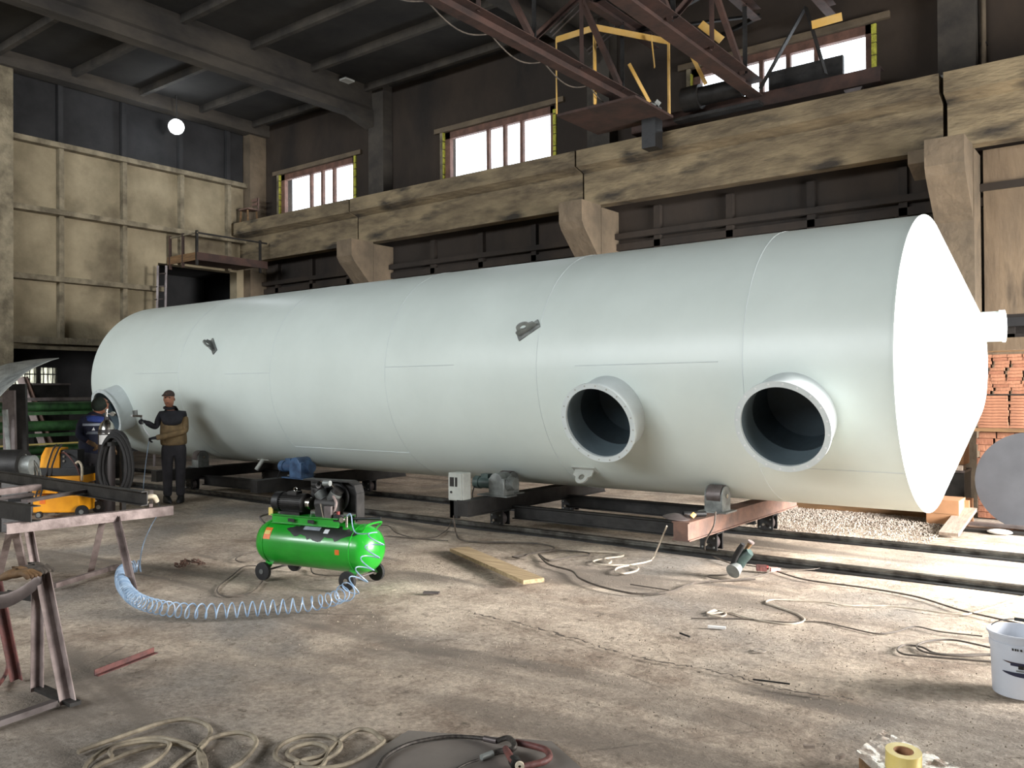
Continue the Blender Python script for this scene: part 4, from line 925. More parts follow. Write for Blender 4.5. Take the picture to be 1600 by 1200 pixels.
# gas cylinder
gc = worldroot('gas_cylinder', at(167, 800, Z=0), 'dark gas cylinder with chrome valve and white label beside the yellow machine', 'gas cylinder')
o = at(167, 800, Z=0); o.z = 0
cyl_ = MB().lathe([(.0, .0), (.1, .0), (.11, .02), (.11, 1.12), (.1, 1.18), (.075, 1.24), (.04, 1.28), (.032, 1.3), (.032, 1.33)], o, (0, 0, 1), 32).build('cylinder_body', mat('cylinder_brown', (48, 40, 40), .5, c2=(32, 28, 28), scale=5), gc)
MB().lathe([(.1105, 1.1), (.101, 1.182), (.076, 1.242), (.04, 1.284)], o, (0, 0, 1), 32).build('shoulder', M['chrome'], gc)
k = MB(); k.cyl(o+V(0, 0, 1.33), o+V(0, 0, 1.42), .02, n=14); k.cyl(o+V(0, 0, 1.42), o+V(0, 0, 1.44), .03, n=14); k.cyl(o+V(0, 0, 1.37), o+RT*.12+V(0, 0, 1.37), .014, n=10); k.cyl(o+RT*.1+V(0, 0, 1.37)-FW*.0, o+RT*.1+V(0, 0, 1.37)-FW*.05, .032, n=16); k.build('regulator', M['chrome'], gc)
lb = MB(); rows = []
for z in np.linspace(.95, 1.08, 4): rows.append([o+V(math.cos(a)*.112, math.sin(a)*.112, z) for a in np.linspace(math.radians(-52-34), math.radians(-52+34), 12)])
lb.loft(rows).build('paper_label', M['paper'], gc)
# hanging coil of black welding cable over a cart post
ck = worldroot('welding_cable_coil', at(180, 812, Z=0), 'thick black welding cable hanging in a tall coil over a dark stand', 'cable coil')
o = at(180, 812, Z=0)
for i in range(9):
    w_ = .18+.012*(i % 4); hh = .36+.02*(i % 5); off = FW*(-.09+.022*i); c0 = o+V(0, 0, .73)+off+RT*random.uniform(-.02, .02)
    P = [c0+RT*(w_*math.cos(q)*(1-.15*math.sin(q)))+V(0, 0, hh*math.sin(q)) for q in np.linspace(0, 2*PI, 30)[:-1]]
    MB().tube(P, .017, 8, closed=True).build('cable_loop', M['rubber'], ck)
k = MB(); k.bar(o-FW*.16+V(0, 0, 1.0), o+FW*.22+V(0, 0, 1.0), .05); k.bar(o+FW*.22+V(0, 0, 1.04), o+FW*.22, .06, up=V(1, 0, 0)); k.bar(o+FW*.22-RT*.2+V(0, 0, .02), o+FW*.22+RT*.2+V(0, 0, .02), .05, .04); k.bar(o-FW*.18+V(0, 0, .02), o+FW*.35+V(0, 0, .02), .05, .04); k.build('stand', M['dark'], ck, smooth=None)

# ------------------------------------------------------------------ steel trestles with the frame being welded
TP = .60
def rel(p, z): return V(p.x, p.y, z)
a0, a1 = at(8, 826, Z=.56), at(268, 797, Z=.56)
t1 = worldroot('steel_trestle', rel((a0+a1)/2, 0), 'long steel trestle with pale channel top and four angle legs carrying the frame', 'trestle')
MB().chan(a0, a1, .08, .085, .007, side=-1).build('top_channel', M['pale'], t1, smooth=None)
for k_, (tu, tv, fu, fv) in enumerate(((166, 812, 147, 893), (186, 812, 213, 925), (22, 828, 3, 905), (48, 826, 66, 922), (28, 828, 44, 900), (12, 828, -10, 930))):
    if k_ == 5: continue
    MB().angle(at(tu, tv, Z=.53), at(fu, fv, Z=0), .055, .005, sx=1 if k_ % 2 else -1).build('leg', M['pale'], t1, smooth=None)
MB().bar(at(85, 915, Z=.03), at(183, 885, Z=.03), .04, .04).build('foot_bar', M['pale'], t1, smooth=None)
# welded frame lying on the trestles
sfm = worldroot('welded_frame', at(110, 760, Z=.64), 'dark welded steel frame lying over the trestles, one corner hung with a glove', 'steel frame')
z = .70
p0, p1 = at(-40, 738, Z=z), at(226, 779, Z=z)
MB().chan(p0, p1, .06, .13, .008, side=1).build('long_member', M['dark'], sfm, smooth=None)
p2, p3 = at(-40, 790, Z=z-.03), at(56, 803, Z=z-.03)
MB().chan(p2, p3, .08, .13, .008, side=-1).build('long_member', M['dark'], sfm, smooth=None)
MB().bar(at(38, 783, Z=z-.02), at(150, 764, Z=z-.02), .07, .03).build('cross_member', M['steel'], sfm, smooth=None)
MB().bar(at(-30, 772, Z=z-.01), at(60, 761, Z=z-.01), .09, .06).build('cross_member', M['pale'], sfm, smooth=None)
MB().bar(at(-30, 784, Z=z-.05), at(50, 772, Z=z-.05), .05, .03).build('cross_member', M['steel'], sfm, smooth=None)
MB().bar(at(22, 782, Z=z-.05), at(44, 778, Z=z-.12), .1, .03).build('cross_member', M['black'], sfm, smooth=None)
MB().bar(at(236, 790, Z=.62), at(237, 768, Z=.62), .03, .03, up=FW).build('end_tab', M['pale'], sfm, smooth=None)
# white cotton glove on the corner
gl_ = SK(); c = at(236, 775, Z=z+.0)+FW*-.03; r0 = gl_.pt(c+V(0, 0, .025), (.05, .035)); r1 = gl_.pt(c-RT*.035+V(0, 0, .0), (.055, .03), r0)
for i, (dx, l) in enumerate(((-.075, .08), (-.06, .1), (-.045, .105), (-.028, .09))): q = gl_.pt(c+RT*(dx+.012)-V(0, 0, .04), .02, r1); gl_.pt(c+RT*(dx-.02)-V(0, 0, l), .016, q)
q = gl_.pt(c+RT*.045-V(0, 0, .01), .03, r0); gl_.pt(c+RT*.075-V(0, 0, .06), .025, q)
go = skin('cotton_glove', gl_.v, gl_.e, gl_.r, M['glovew'], None, sub=1); tag(go, 'cream cotton glove draped over the corner of the dark steel frame', 'glove')
# near trestle at the left edge
t2 = worldroot('steel_trestle', at(75, 1080, Z=0), 'near steel trestle at the left edge with sagging top and gloves on it', 'trestle')
top = at(72, 893, Z=.66); tl = at(-30, 925, Z=.62)
rows = []; n = 12
P = [tl.lerp(top, i/n)-V(0, 0, .05*math.sin(PI*min(1, i/n*1.05))) for i in range(n+1)]
m_ = MB()
hF = V(FW.x, FW.y, 0).normalized()
m_.loft([[p+hF*.045 for p in P], [p-hF*.045 for p in P], [p-hF*.045-V(0, 0, .075) for p in P]])
tp_ = m_.build('top_channel', M['steel'], t2, smooth=30); sm_ = tp_.modifiers.new('s', 'SOLIDIFY'); sm_.thickness = .008
MB().angle(top-V(0, 0, .01)-RT*.03, at(62, 1078, Z=0), .05, .005, sx=1).build('leg', M['pale'], t2, smooth=None)
MB().angle(top-V(0, 0, .01), at(112, 1098, Z=0), .06, .005, sx=1).build('leg', M['pale'], t2, smooth=None)
MB().angle(at(48, 915, Z=.55), at(60, 960, Z=.28), .04, .005).build('brace', M['pale'], t2, smooth=None)
MB().bar(at(12, 928, Z=.4), at(60, 935, Z=.4), .05, .006, up=FW).build('brace', M['dark'], t2, smooth=None)
MB().angle(at(-2, 905, Z=.6), at(30, 1060, Z=0), .05, .005).build('leg', M['redp'], t2, smooth=None)
MB().bar(at(62, 1075, Z=.015), at(118, 1100, Z=.015), .06, .02).build('foot_bar', M['dark'], t2, smooth=None)
# oily work gloves on the near trestle
for nm, (u, v), kx in (('dirty brown work glove lying on the near trestle, nearer the frame edge', (22, 893), 1), ('dirty grey work glove crumpled beside the brown one on the near trestle', (47, 886), .9)):
    c = at(u, v+4, Z=.69); g_ = SK(); r0 = g_.pt(c-RT*.03*kx, (.05, .028)); r1 = g_.pt(c+RT*.03*kx, (.045, .025), r0)
    for dy in (-.035, -.012, .012, .034): q = g_.pt(c+RT*.075*kx+UP*.01+FW*dy, .015, r1); g_.pt(c+RT*(.115+dy*.3)*kx-V(0, 0, .018)+FW*dy*1.3, .013, q)
    q = g_.pt(c+FW*.06+V(0, 0, .02), .016, r0); g_.pt(c+FW*.085+RT*.03, .013, q)
    g_.pt(c-RT*.09*kx-V(0, 0, .03), (.04, .02), r0)
    tag(skin('work_glove', g_.v, g_.e, g_.r, M['glovef'] if kx == 1 else mat('oily_grey_fabric', (92, 84, 76), .9, c2=(58, 52, 46), scale=14), None, sub=1), nm, 'glove')
# reddish hose hanging at the left edge
P = spline([at(0, 915, Z=.5), at(12, 960, Z=.35), at(15, 1010, Z=.15), at(10, 1050, Z=.02), at(-6, 1075, Z=.02)])
MB().tube(P, .011, 8).build('rubber_hose', M['redp'], label='dark red hose hanging down from the near trestle at the left edge', cat='hose')
# long steel bar on the floor under the near trestle
MB().bar(at(-20, 1135, Z=.02), at(86, 1098, Z=.02), .05, .03).build('steel_bar', M['steel'], smooth=None, label='pale flat steel bar on the floor under the near trestle', cat='bar')
m_ = MB().angle(at(147, 1056, Z=.03), at(240, 1020, Z=.03), .035, .005, sx=1).build('angle_iron', M['redp'], smooth=None, label='short rusty red angle iron lying on the floor right of the near trestle', cat='angle iron')
# heap of chain
ch = worldroot('chain', at(293, 882, Z=0), 'small heap of rusty chain on the floor left of the compressor', 'chain')
c = at(293, 884, Z=.0); rc = random.Random(5)
for i in range(26):
    q = rc.uniform(0, 2*PI); rr = rc.uniform(0, .13); p = c+RT*(math.cos(q)*rr*1.2)+V(FW.x, FW.y, 0)*(math.sin(q)*rr*.9)+V(0, 0, .02+rc.uniform(0, .05)*(1-rr/.15))
    E_ = Euler((rc.uniform(-.6, .6), rc.uniform(-.6, .6), rc.uniform(0, PI))).to_matrix()
    MB().tube([p+E_@V(.026*math.cos(t), .015*math.sin(t), 0) for t in np.linspace(0, 2*PI, 14)[:-1]], .0055, 6, closed=True).build('chain_link', M['rusty'], ch)

# ------------------------------------------------------------------ background left: bending rolls, curved plate, posts
gm = worldroot('plate_bending_machine', (-16.6, 7.3, 0), 'green three-roll plate bending machine before the dark bay at left', 'machine')
for z_, rr, nm in ((1.42, .09, 'top_roll'), (1.06, .1, 'bottom_roll'), (.62, .08, 'bottom_roll')):
    MB().cyl((-16.5, 6.3, z_), (-16.5, 8.3, z_), rr, n=28).build(nm, M['greenm'], gm)
for z_ in (1.56, 1.3, .9, .5): MB().b2((-16.42, 6.2, z_-.03), (-16.3, 8.35, z_+.03)).build('guide_rail', M['greenm'] if z_ != 1.56 else M['steel'], gm, smooth=None)
MB().b2((-16.36, 6.25, .72), (-16.3, 8.3, .75)).build('bright_rod', M['tape'], gm, smooth=None)
MB().b2((-16.7, 6.2, 0), (-16.2, 8.35, .3)).build('base', M['dark'], gm, smooth=None)
for y in (6.15, 8.35): MB().b2((-16.75, y-.12, 0), (-16.25, y+.12, 1.62)).build('side_stand', M['dark'], gm, smooth=None)
# rolled sheet rising out of the machine
cpb = MB(); e1 = [(-60, 600), (0, 572), (30, 565), (60, 561), (92, 559)]; e2 = [(-60, 690), (0, 618), (22, 597), (45, 578), (80, 562)]
A = spline([at(u, v, X=-12.9) for u, v in e1], 6); B = spline([at(u, v, X=-11.6) for u, v in e2], 6)
cpb.loft([A, B]); cps = cpb.build('curved_steel_sheet', M['grey'], label='large curved grey steel sheet arching in from the left edge', cat='sheet')
sd_ = cps.modifiers.new('s', 'SOLIDIFY'); sd_.thickness = .012
for u0, v0, u1, v1, w_, m_, lb in ((14, 610, 18, 752, .16, 'steel', 'upright dark steel post at the left edge under the curved sheet'), (28, 600, 34, 752, .22, 'dark', 'wide upright dark plate right of the post under the curved sheet'), (8, 640, 26, 752, .06, 'grey', 'thin leaning bar before the left post')):
    X_ = -12.4; a_ = at(u0, v0, X=X_); b_ = at(u1, v1+30, X=X_); b_.z = 0
    MB().bar(a_, b_, w_, .05, up=FW).build('steel_post', M[m_], smooth=None, label=lb, cat='post')
for u0, u1, mm, lb in ((38, 56, 'rusty', 'reddish plank leaning in the dark bay left of the grey bin'), (32, 42, 'pale', 'pale plank leaning in the dark bay behind the steel posts')):
    a_ = at(u0, 590, X=-18.2); b_ = at(u1, 640, X=-17.8); MB().bar(a_, V(b_.x, b_.y+.5, 0), .14, .04, up=FW).build('leaning_plank', M[mm], smooth=None, label=lb, cat='plank')
a_ = at(76, 640, X=-18.4)
cnt = worldroot('metal_bin', (a_.x, a_.y, 0), 'grey metal bin standing in the dark bay under the barred window', 'bin')
zt_ = at(76, 599, X=-18.4).z
MB().b2((a_.x-.3, a_.y-.42, 0), (a_.x+.3, a_.y+.28, zt_)).build('bin_body', M['dark'], cnt, smooth=None); MB().b2((a_.x-.32, a_.y-.44, zt_-.04), (a_.x+.32, a_.y+.3, zt_)).build('bin_rim', M['steel'], cnt, smooth=None)
# dark heap of gear at the extreme left behind the frame
hp = worldroot('electric_motor', at(18, 770, Z=0), 'dark dusty electric motor behind the steel frame at the left edge', 'motor')
c = at(15, 728, X=-11.2)
MB().cyl(c-RT*.28, c+RT*.18, .2, n=28).build('motor_body', M['dark'], hp); MB().cyl(c+RT*.18, c+RT*.3, .13, n=24).build('end_bell', M['grey'], hp); MB().bar(V(c.x, c.y, 0), V(c.x, c.y, c.z-.1), .3, .3).build('pedestal', M['black'], hp, smooth=None)
for i in range(3): MB().tube(spline([c+RT*.1+V(0, 0, .15), c+RT*(.22+.03*i)+V(0, 0, .12-.02*i), c+RT*(.3+.04*i)-V(0, 0, .1), c+RT*(.26+.04*i)-V(0, 0, .3)]), .009).build('lead', M['chrome'], hp)
# small timber pile behind the machines
for i in range(3): 
    a_ = at(52, 712+i*11, Y=6.9); MB().bar(V(-15.2, 6.2, .32-.12*i), V(-14.6, 7.4, .32-.12*i), .3, .1).build('timber_beam', M['timber'], smooth=None, label='old timber beam in the low pile behind the yellow machine, %s' % ('topmost', 'the middle one', 'lowest')[i], cat='beam', group='timber pile')

# ------------------------------------------------------------------ platform and ladder in the far corner
pf = worldroot('access_platform', (-17.6, 12.3, 4.85), 'rusty steel access platform with railing in the far corner under the crane beam', 'platform')
c0 = at(262, 418, X=-18.3); c1 = at(335, 411, X=-17.0)
A_, B_, C_ = V(-18.5, 10.7, 4.85), V(-17.4, 11.8, 4.85), V(-16.4, 12.7, 4.85)
MB().b2((-18.8, 11.0, 4.80), (-17.6, 12.9, 4.84)).build('deck', M['rust'], pf, smooth=None)
MB().b2((-18.8, 10.96, 4.72), (-17.6, 11.0, 4.9)).build('edge_beam', M['timber'], pf, smooth=None)
MB().b2((-17.6, 10.96, 4.72), (-17.55, 12.9, 4.9)).build('edge_beam', M['rust'], pf, smooth=None)
for x, y in ((-18.7, 10.98), (-18.15, 10.98), (-17.58, 10.98), (-17.58, 12.7)): MB().bar((x, y, 4.6), (x, y, 5.4), .05, .05, up=V(1, 0, 0)).build('rail_post', M['dark'] if x > -18 else M['rust'], pf, smooth=None)
MB().bar((-18.75, 10.98, 5.35), (-17.55, 10.98, 5.35), .035).build('hand_rail', M['rib'], pf, smooth=None); MB().bar((-17.58, 10.98, 5.35), (-17.58, 12.9, 5.35), .035).build('hand_rail', M['dark'], pf, smooth=None)
ld = worldroot('ladder', (-18.4, 10.6, 0), 'grey steel ladder leaning up to the corner platform', 'ladder')
for u, u2 in ((247, 240), (260, 253)): MB().bar(at(u, 415, X=-18.3), at(u2, 480, X=-18.3)+V(.0, 0, -3.85), .05, .03, up=FW).build('stile', M['steel'], ld, smooth=None)
for i in range(11):
    t_ = i*.0; v = 428+20*i; u = 246-v*.0-(v-428)*.11
    if i < 11: a_, b_ = at(u, v, X=-18.3), at(u+13, v-1, X=-18.3); MB().cyl(a_, b_, .014, n=8).build('rung', M['steel'], ld) if a_.z > .2 else 0
st = worldroot('wooden_chair', (-18.48, 13.0, 5.97), 'broken reddish wooden chair left on the crane beam in the corner', 'chair')
q = V(-18.48, 13.0, 5.97)
for dx, dy in ((-.17, -.12), (.17, -.12), (-.17, .15), (.17, .15)): MB().bar(q+V(dx, dy, 0), q+V(dx*.8, dy, .32), .035, up=V(1, 0, 0)).build('leg', M['timber'], st, smooth=None)
MB().b2((q.x-.2, q.y-.15, 6.31), (q.x+.2, q.y+.18, 6.34)).build('seat', M['rusty'], st, smooth=None)
for z_ in (6.45, 6.56): MB().b2((q.x-.2, q.y+.15, z_), (q.x+.2, q.y+.18, z_+.07)).build('back_slat', M['rusty'], st, smooth=None)
for s_ in (-1, 1): MB().b2((q.x+s_*.19-.02, q.y+.15, 6.3), (q.x+s_*.19+.02, q.y+.18, 6.64)).build('back_post', M['rusty'], st, smooth=None)

# ================================================================== RIGHT SIDE: bricks, boards, box, disc
bx0, by0 = -1.92, 12.2
ORD = ['lowest', 'second from bottom', 'third from bottom', 'fourth from bottom', 'fifth from bottom', 'sixth from bottom', 'seventh from bottom', 'eighth from bottom', 'ninth from bottom', 'tenth from bottom', 'eleventh from bottom', 'twelfth from bottom']
CLM = ['leftmost column', 'second column from left', 'third column from left', 'fourth column from left', 'fifth column from left', 'sixth column from left', 'seventh column from left']
bp = {m: None for m in ('brick', 'brick2')}
def brick(m, c, sz, rz, label, group):
    if bp[m] is None:
        o = MB().box((0, 0, 0), (.25, .12, .065)).build('terracotta_brick', M[m], smooth=None, shift=False); bevel(o, .003, 1); bp[m] = o
    else: o = bp[m].copy(); COL.objects.link(o)
    o.location = c; o.rotation_euler = (0, 0, rz); o.scale = (sz[0]/.25, sz[1]/.12, sz[2]/.065); tag(o, label, 'brick', group); return o
rb_ = random.Random(11)
pal = lambda z, nm: MB().b2((bx0-.02, by0-.03, z), (-.7, by0+.42, z+.045)).build('pallet_board', M['timber'], smooth=None, label='timber board between the stacked bricks, under the %s tier' % nm, cat='board')
# bottom block
for col in range(5):
    for lv in range(5):
        brick('brick', V(bx0+.13+col*.23, by0+.12, .035+lv*.078), (.215, .24, .074), rb_.uniform(-.03, .03), 'terracotta brick, '+ORD[lv]+', '+CLM[col]+', bottom tier of stack', 'bricks at the foot of the stack')
for col in range(6):
    for lv in range(8):
        j_ = .02*math.sin(lv*1.9+col)
        brick('brick2' if (col+lv) % 3 else 'brick', V(bx0+.12+col*.2+j_, by0+.14, .425+.045+lv*.083), (.19, .22, .079), rb_.uniform(-.04, .04), 'terracotta brick, '+ORD[lv]+', '+CLM[col]+', lower tier of stack', 'bricks of the lower tier')
z_a = .425+8*.083+.01
pal(z_a, 'middle'); z_m = z_a+.047
for col in range(3):
    for lv in range(11):
        brick('brick2', V(bx0+.2+col*.36+rb_.uniform(-.012, .012), by0+.16, z_m+.018+lv*.0375), (.345, .3, .035), rb_.uniform(-.012, .012), 'terracotta brick, '+ORD[lv]+', '+CLM[col]+', flat middle tier of stack', 'thin slabs of the middle tier')
z_b = z_m+11*.0375; 
MB().b2((bx0, by0, z_b), (-.7, by0+.4, z_b+.012)).build('sheet_board', M['dark'], smooth=None, label='thin dark board between the middle and top tiers of the brick stack', cat='board')
for col in range(6):
    for lv in range(12):
        sh_ = .03*math.sin(lv*.75+.8*col)+.015*math.sin(lv*1.7)
        brick('brick' if (lv+col*2) % 4 == 0 else 'brick2', V(bx0+.09+col*.185+sh_, by0+.12, z_b+.035+lv*.042), (.165, .2, .040), rb_.uniform(-.03, .03), 'terracotta brick, '+ORD[lv]+', '+CLM[col]+', wavy top tier of stack', 'bricks of the top tier')
zt_ = z_b+.035+12*.042
MB().bar((bx0-.3, by0+.08, zt_+.01), (-.7, by0+.05, zt_+.03), .02, .02).build('batten', M['timber'], smooth=None, label='thin wooden batten lying across the top of the brick stack', cat='batten')
MB().bar((bx0-.1, by0+.25, zt_+.01), (-.7, by0+.2, zt_+.06), .03, .02).build('batten', M['woodp'], smooth=None, label='wider wooden batten behind the thin one on the brick stack', cat='batten')
# cartons and boards left of the stack
def carton(lo, hi, label, par=None):
    r = worldroot('cardboard_box', ((lo[0]+hi[0])/2, (lo[1]+hi[1])/2, lo[2]), label, 'box')
    MB().b2(lo, hi).build('carton', M['card'], r, smooth=None); MB().b2((lo[0]+.02, lo[1]-.002, (lo[2]+hi[2])/2-.0), (hi[0]-.02, lo[1], (lo[2]+hi[2])/2+.004)).build('flap_edge', M['timber'], r, smooth=None); return r
q0, q1 = at(1445, 826, Z=0), at(1478, 826, Z=0)
carton((q0.x-.02, 11.05, 0), (q0.x+.33, 11.5, .33), 'brown cardboard box on the gravel under the tip of the cone')
carton((q0.x+.2, 11.4, 0), (q0.x+.38, 11.7, .3), 'second brown cardboard box just behind the one under the cone tip')
k = at(1490, 740, Y=12.4)
c2_ = carton((k.x-.28, 12.35, .92-.27), (k.x+.13, 12.75, 1.02), 'cardboard box with white label on the dark shelf left of the bricks')
lp_ = at(1497, 712, Y=12.34); MB().b2((lp_.x-.09, 12.34, lp_.z-.05), (lp_.x+.03, 12.349, lp_.z+.05)).build('paper_label', M['paper'], c2_, smooth=None)
MB().b2((lp_.x-.04, 12.336, lp_.z+.01), (lp_.x-.01, 12.341, lp_.z+.02)).build('label_print', M['ink'], c2_, smooth=None)
shf = worldroot('steel_shelf', (k.x-.1, 12.6, 0), 'dark steel cabinet carrying a box between the tank and the bricks', 'cabinet')
MB().b2((k.x-.5, 12.3, 0), (k.x+.14, 12.8, .55)).build('cabinet_body', M['dark'], shf, smooth=None); MB().b2((k.x-.55, 12.28, .55), (k.x+.15, 12.8, .58)).build('cabinet_top', M['steel'], shf, smooth=None)
MB().b2((k.x-.45, 12.27, .58), (k.x+.13, 12.5, .645)).build('plank', M['woodp'], smooth=None, label='pale plank lying under the labelled cardboard box', cat='plank')
w_ = at(1478, 745, Y=12.1); MB().bar((w_.x-.3, 12.1, w_.z), (w_.x+.02, 12.05, w_.z-.02), .09, .05).build('wood_offcut', M['woodp'], smooth=None, label='short pale wood offcut sticking out beside the dark cabinet', cat='offcut')
MB().bar((w_.x-.3, 12.1, w_.z-.05), (w_.x-.3, 12.2, 0), .05, up=V(1, 0, 0)).build('support_post', M['dark'], smooth=None, label='dark post holding up the short wood offcut', cat='post')
p_ = at(1482, 832, Z=.05); q_ = at(1512, 800, Z=.16)
MB().bar(V(p_.x, p_.y, .03), V(q_.x, q_.y, .2), .2, .035).build('plank', M['woodp'], smooth=None, label='pale pinkish plank slanting up from the gravel towards the brick stack', cat='plank')
# round plate leaning on the bricks
dc = at(1612, 790, Y=11.5); rd = .58
d_ = MB(); nrm = V(.05, -1, .22).normalized(); d_.cyl(V(dc.x, 11.5, .56)-nrm*.006, V(dc.x, 11.5, .56)+nrm*.006, rd, n=64)
dk = d_.build('round_plate', mat('dull_round_plate', (70, 71, 75), .6, .2, c2=(58, 59, 63), scale=2), label='large round grey steel plate leaning against the brick stack', cat='plate')
# boards and long timbers at the back edge of the gravel
for lb, y, z0_, z1_, x0, x1, m_ in (('long old timber along the back of the gravel, the lower of two', 11.45, 0, .13, -4.4, -2.3, 'timber'), ('long reddish timber lying on top of the lower one behind the gravel', 11.5, .13, .22, -4.6, -2.4, 'rusty'), ('dark flat strip along the gravel before the round plate', 11.0, 0, .03, -2.1, -.4, 'dark'), ('long thin angle bar on the ground right of the pale plank', 11.3, .03, .06, -1.95, -.3, 'steel')):
    MB().b2((x0, y-.06, z0_), (x1, y+.06, z1_)).build('long_timber' if m_ in ('timber', 'rusty') else 'steel_bar', M[m_], smooth=None, label=lb, cat='timber' if m_ in ('timber', 'rusty') else 'bar')
bl_ = at(1562, 831, Z=.03); MB().ball(bl_, .1, 14, (1.3, .8, .3)).build('white_bag', M['white'], label='small white plastic bag on the ground before the round plate', cat='bag')

# gravel heap and floor chips: nobody could count them
def scatter(name, n, fn, sz, m, label, cat, seed):
    rs = random.Random(seed); mb = MB()
    for i in range(n):
        x, y, z0 = fn(rs); s = rs.uniform(*sz); R3 = Euler((rs.uniform(0, 6), rs.uniform(0, 6), rs.uniform(0, 6))).to_matrix()
        vs = [V(x, y, z0+s*.35)+R3@(V(a, b, c)*s*rs.uniform(.7, 1.1)) for a, b, c in ((1, 0, 0), (-1, 0, 0), (0, 1, 0), (0, -1, 0), (0, 0, .7), (0, 0, -.7))]
        mb.add(vs, [(0, 2, 4), (2, 1, 4), (1, 3, 4), (3, 0, 4), (2, 0, 5), (1, 2, 5), (3, 1, 5), (0, 3, 5)])
    o = mb.build(name, m, smooth=None); tag(o, label, cat, kind='stuff'); return o
def grv(rs):
    x = rs.uniform(-4.6, -2.0); y = 11.38-abs(rs.gauss(0, .75)); y = max(y, 9.75); return x, y, .0+.05*max(0, (y-10.3))
scatter('gravel', 9000, grv, (.005, .015), M['gravel'], 'grey gravel spread between the farther rail and the timbers', 'gravel', 2)
def chp(rs):
    t = rs.random()
    if t < .45:
        c = rs.choice(((-2.4, 4.9), (-2.9, 4.2), (-1.8, 5.6), (-3.6, 4.6), (-4.4, 3.5), (-1.5, 4.8), (-1.2, 4.3), (-4.6, 4.2), (-2.1, 3.9)))
        return rs.gauss(c[0], .32), rs.gauss(c[1], .2), 0
    return rs.uniform(-8, -.2), rs.uniform(1.8, 7.4), 0
scatter('debris', 2600, chp, (.002, .0075), mat('debris_chips', (168, 156, 138), .9, c2=(88, 78, 68), scale=40), 'small chips and crumbs scattered over the concrete floor', 'debris', 9)

# ================================================================== FLOOR OBJECTS
def cable(pts, r, m, label, name='cable', cat='cable', z=None, nseg=7):
    return MB().tube(spline(fl(pts, z if z is not None else r*.8), nseg), r if cat == 'hose' else r*.78, 6).build(name, M[m], label=label, cat=cat)
# plank
p_, q_ = at(717, 858, Z=.04), at(834, 908, Z=.04)
MB().bar(p_, q_, .2, .035).build('wooden_plank', M['wood'], smooth=None, label='sawn wooden plank lying on the floor right of the compressor', cat='plank')
P = [at(709, 806, Y=7.28), at(710, 818, Y=7.25)]+fl([(713, 834), (721, 844), (754, 847), (819, 848), (851, 851), (866, 856), (858, 861), (848, 862), (812, 868), (801, 870), (815, 872), (829, 865), (845, 861), (875, 860), (915, 863), (920, 867), (900, 869), (872, 874), (855, 875), (842, 866), (848, 874), (860, 883), (893, 892), (905, 903), (930, 914), (965, 923), (1000, 928), (1045, 925), (1080, 912), (1115, 908), (1180, 905)], .008)
MB().tube(spline(P, 6), .009, 6).build('cable', M['cable'], label='long dusty cable winding from the control box past the plank', cat='cable')
P = [at(706, 812, Y=7.28)]+fl([(700, 826), (690, 834), (678, 840), (650, 841), (610, 838), (600, 838)], .008); MB().tube(spline(P, 6), .007, 6).build('cable', M['cable'], label='short dark cable running from the control box towards the compressor', cat='cable')
P = [at(1042, 822, Y=7.2)]+fl([(1022, 869), (1013, 877), (990, 882), (966, 887), (961, 893), (975, 896), (994, 892), (996, 886), (980, 883), (955, 883), (932, 881), (927, 877), (940, 874), (954, 876), (952, 880), (945, 873), (972, 869), (968, 864), (930, 862), (900, 861)], .008)
MB().tube(spline(P, 6), .009, 6).build('cable', M['cablel'], label='pale cable in small loops hanging from the front corner of the rusty trolley', cat='cable')
cable([(985, 913), (1045, 922)], .006, 'cable', 'thin dark rod lying on the floor before the rusty trolley', 'steel_rod', 'rod')
P = [at(1118, 800, Y=7.28)+V(0, 0, 0), at(1115, 822, Y=7.2), at(1103, 845, Y=7.3)]+fl([(1103, 862), (1120, 872), (1144, 881)], .01); MB().tube(spline(P, 6), .007, 6).build('cable', M['cable'], label='cable hanging from the rusty trolley down to the grinder', cat='cable')
cable([(1150, 893), (1135, 898), (1108, 899), (1112, 903), (1145, 906), (1185, 900), (1205, 893), (1204, 889)], .007, 'cable', 'dark cable curling on the floor before the grinder')
cable([(1166, 883), (1186, 886)], .007, 'cable', 'short lead between the grinder and the red connector')
cable([(1205, 888), (1250, 890), (1275, 889), (1285, 886)], .007, 'cable', 'thin cable leading right from the pink connector')
cable([(1212, 892), (1260, 906), (1350, 918), (1430, 932), (1500, 953), (1560, 967), (1640, 985)], .009, 'cable', 'long dark cable running from the pink connector to the bucket')
cable([(1120, 954), (1104, 958), (1118, 953), (1134, 958), (1128, 963), (1108, 960), (1140, 957), (1170, 966), (1228, 975), (1256, 970), (1248, 960), (1215, 948), (1197, 942), (1212, 937), (1290, 941), (1320, 946), (1380, 947), (1420, 950), (1490, 959), (1530, 955), (1640, 918)], .008, 'cablel', 'pale cable looping across the floor left of the bucket')
cable([(1080, 966), (1160, 967), (1225, 972), (1260, 971), (1290, 973), (1330, 982), (1370, 990), (1400, 987), (1430, 979), (1470, 987), (1535, 994)], .006, 'cable', 'thin cable running to the bucket below the pale looping one')
cable([(1552, 1013), (1490, 1000), (1450, 1002), (1432, 1010), (1450, 1020), (1500, 1025), (1552, 1024), (1560, 1034), (1500, 1030), (1440, 1025), (1412, 1022), (1402, 1015), (1413, 1008), (1440, 1011), (1470, 1022), (1552, 1022)], .008, 'cable', 'dark cable laid in flat loops just left of the bucket')
cable([(400, 862), (378, 868), (368, 874), (378, 878), (396, 875)], .008, 'cable', 'dark cable loop on the floor left of the compressor')
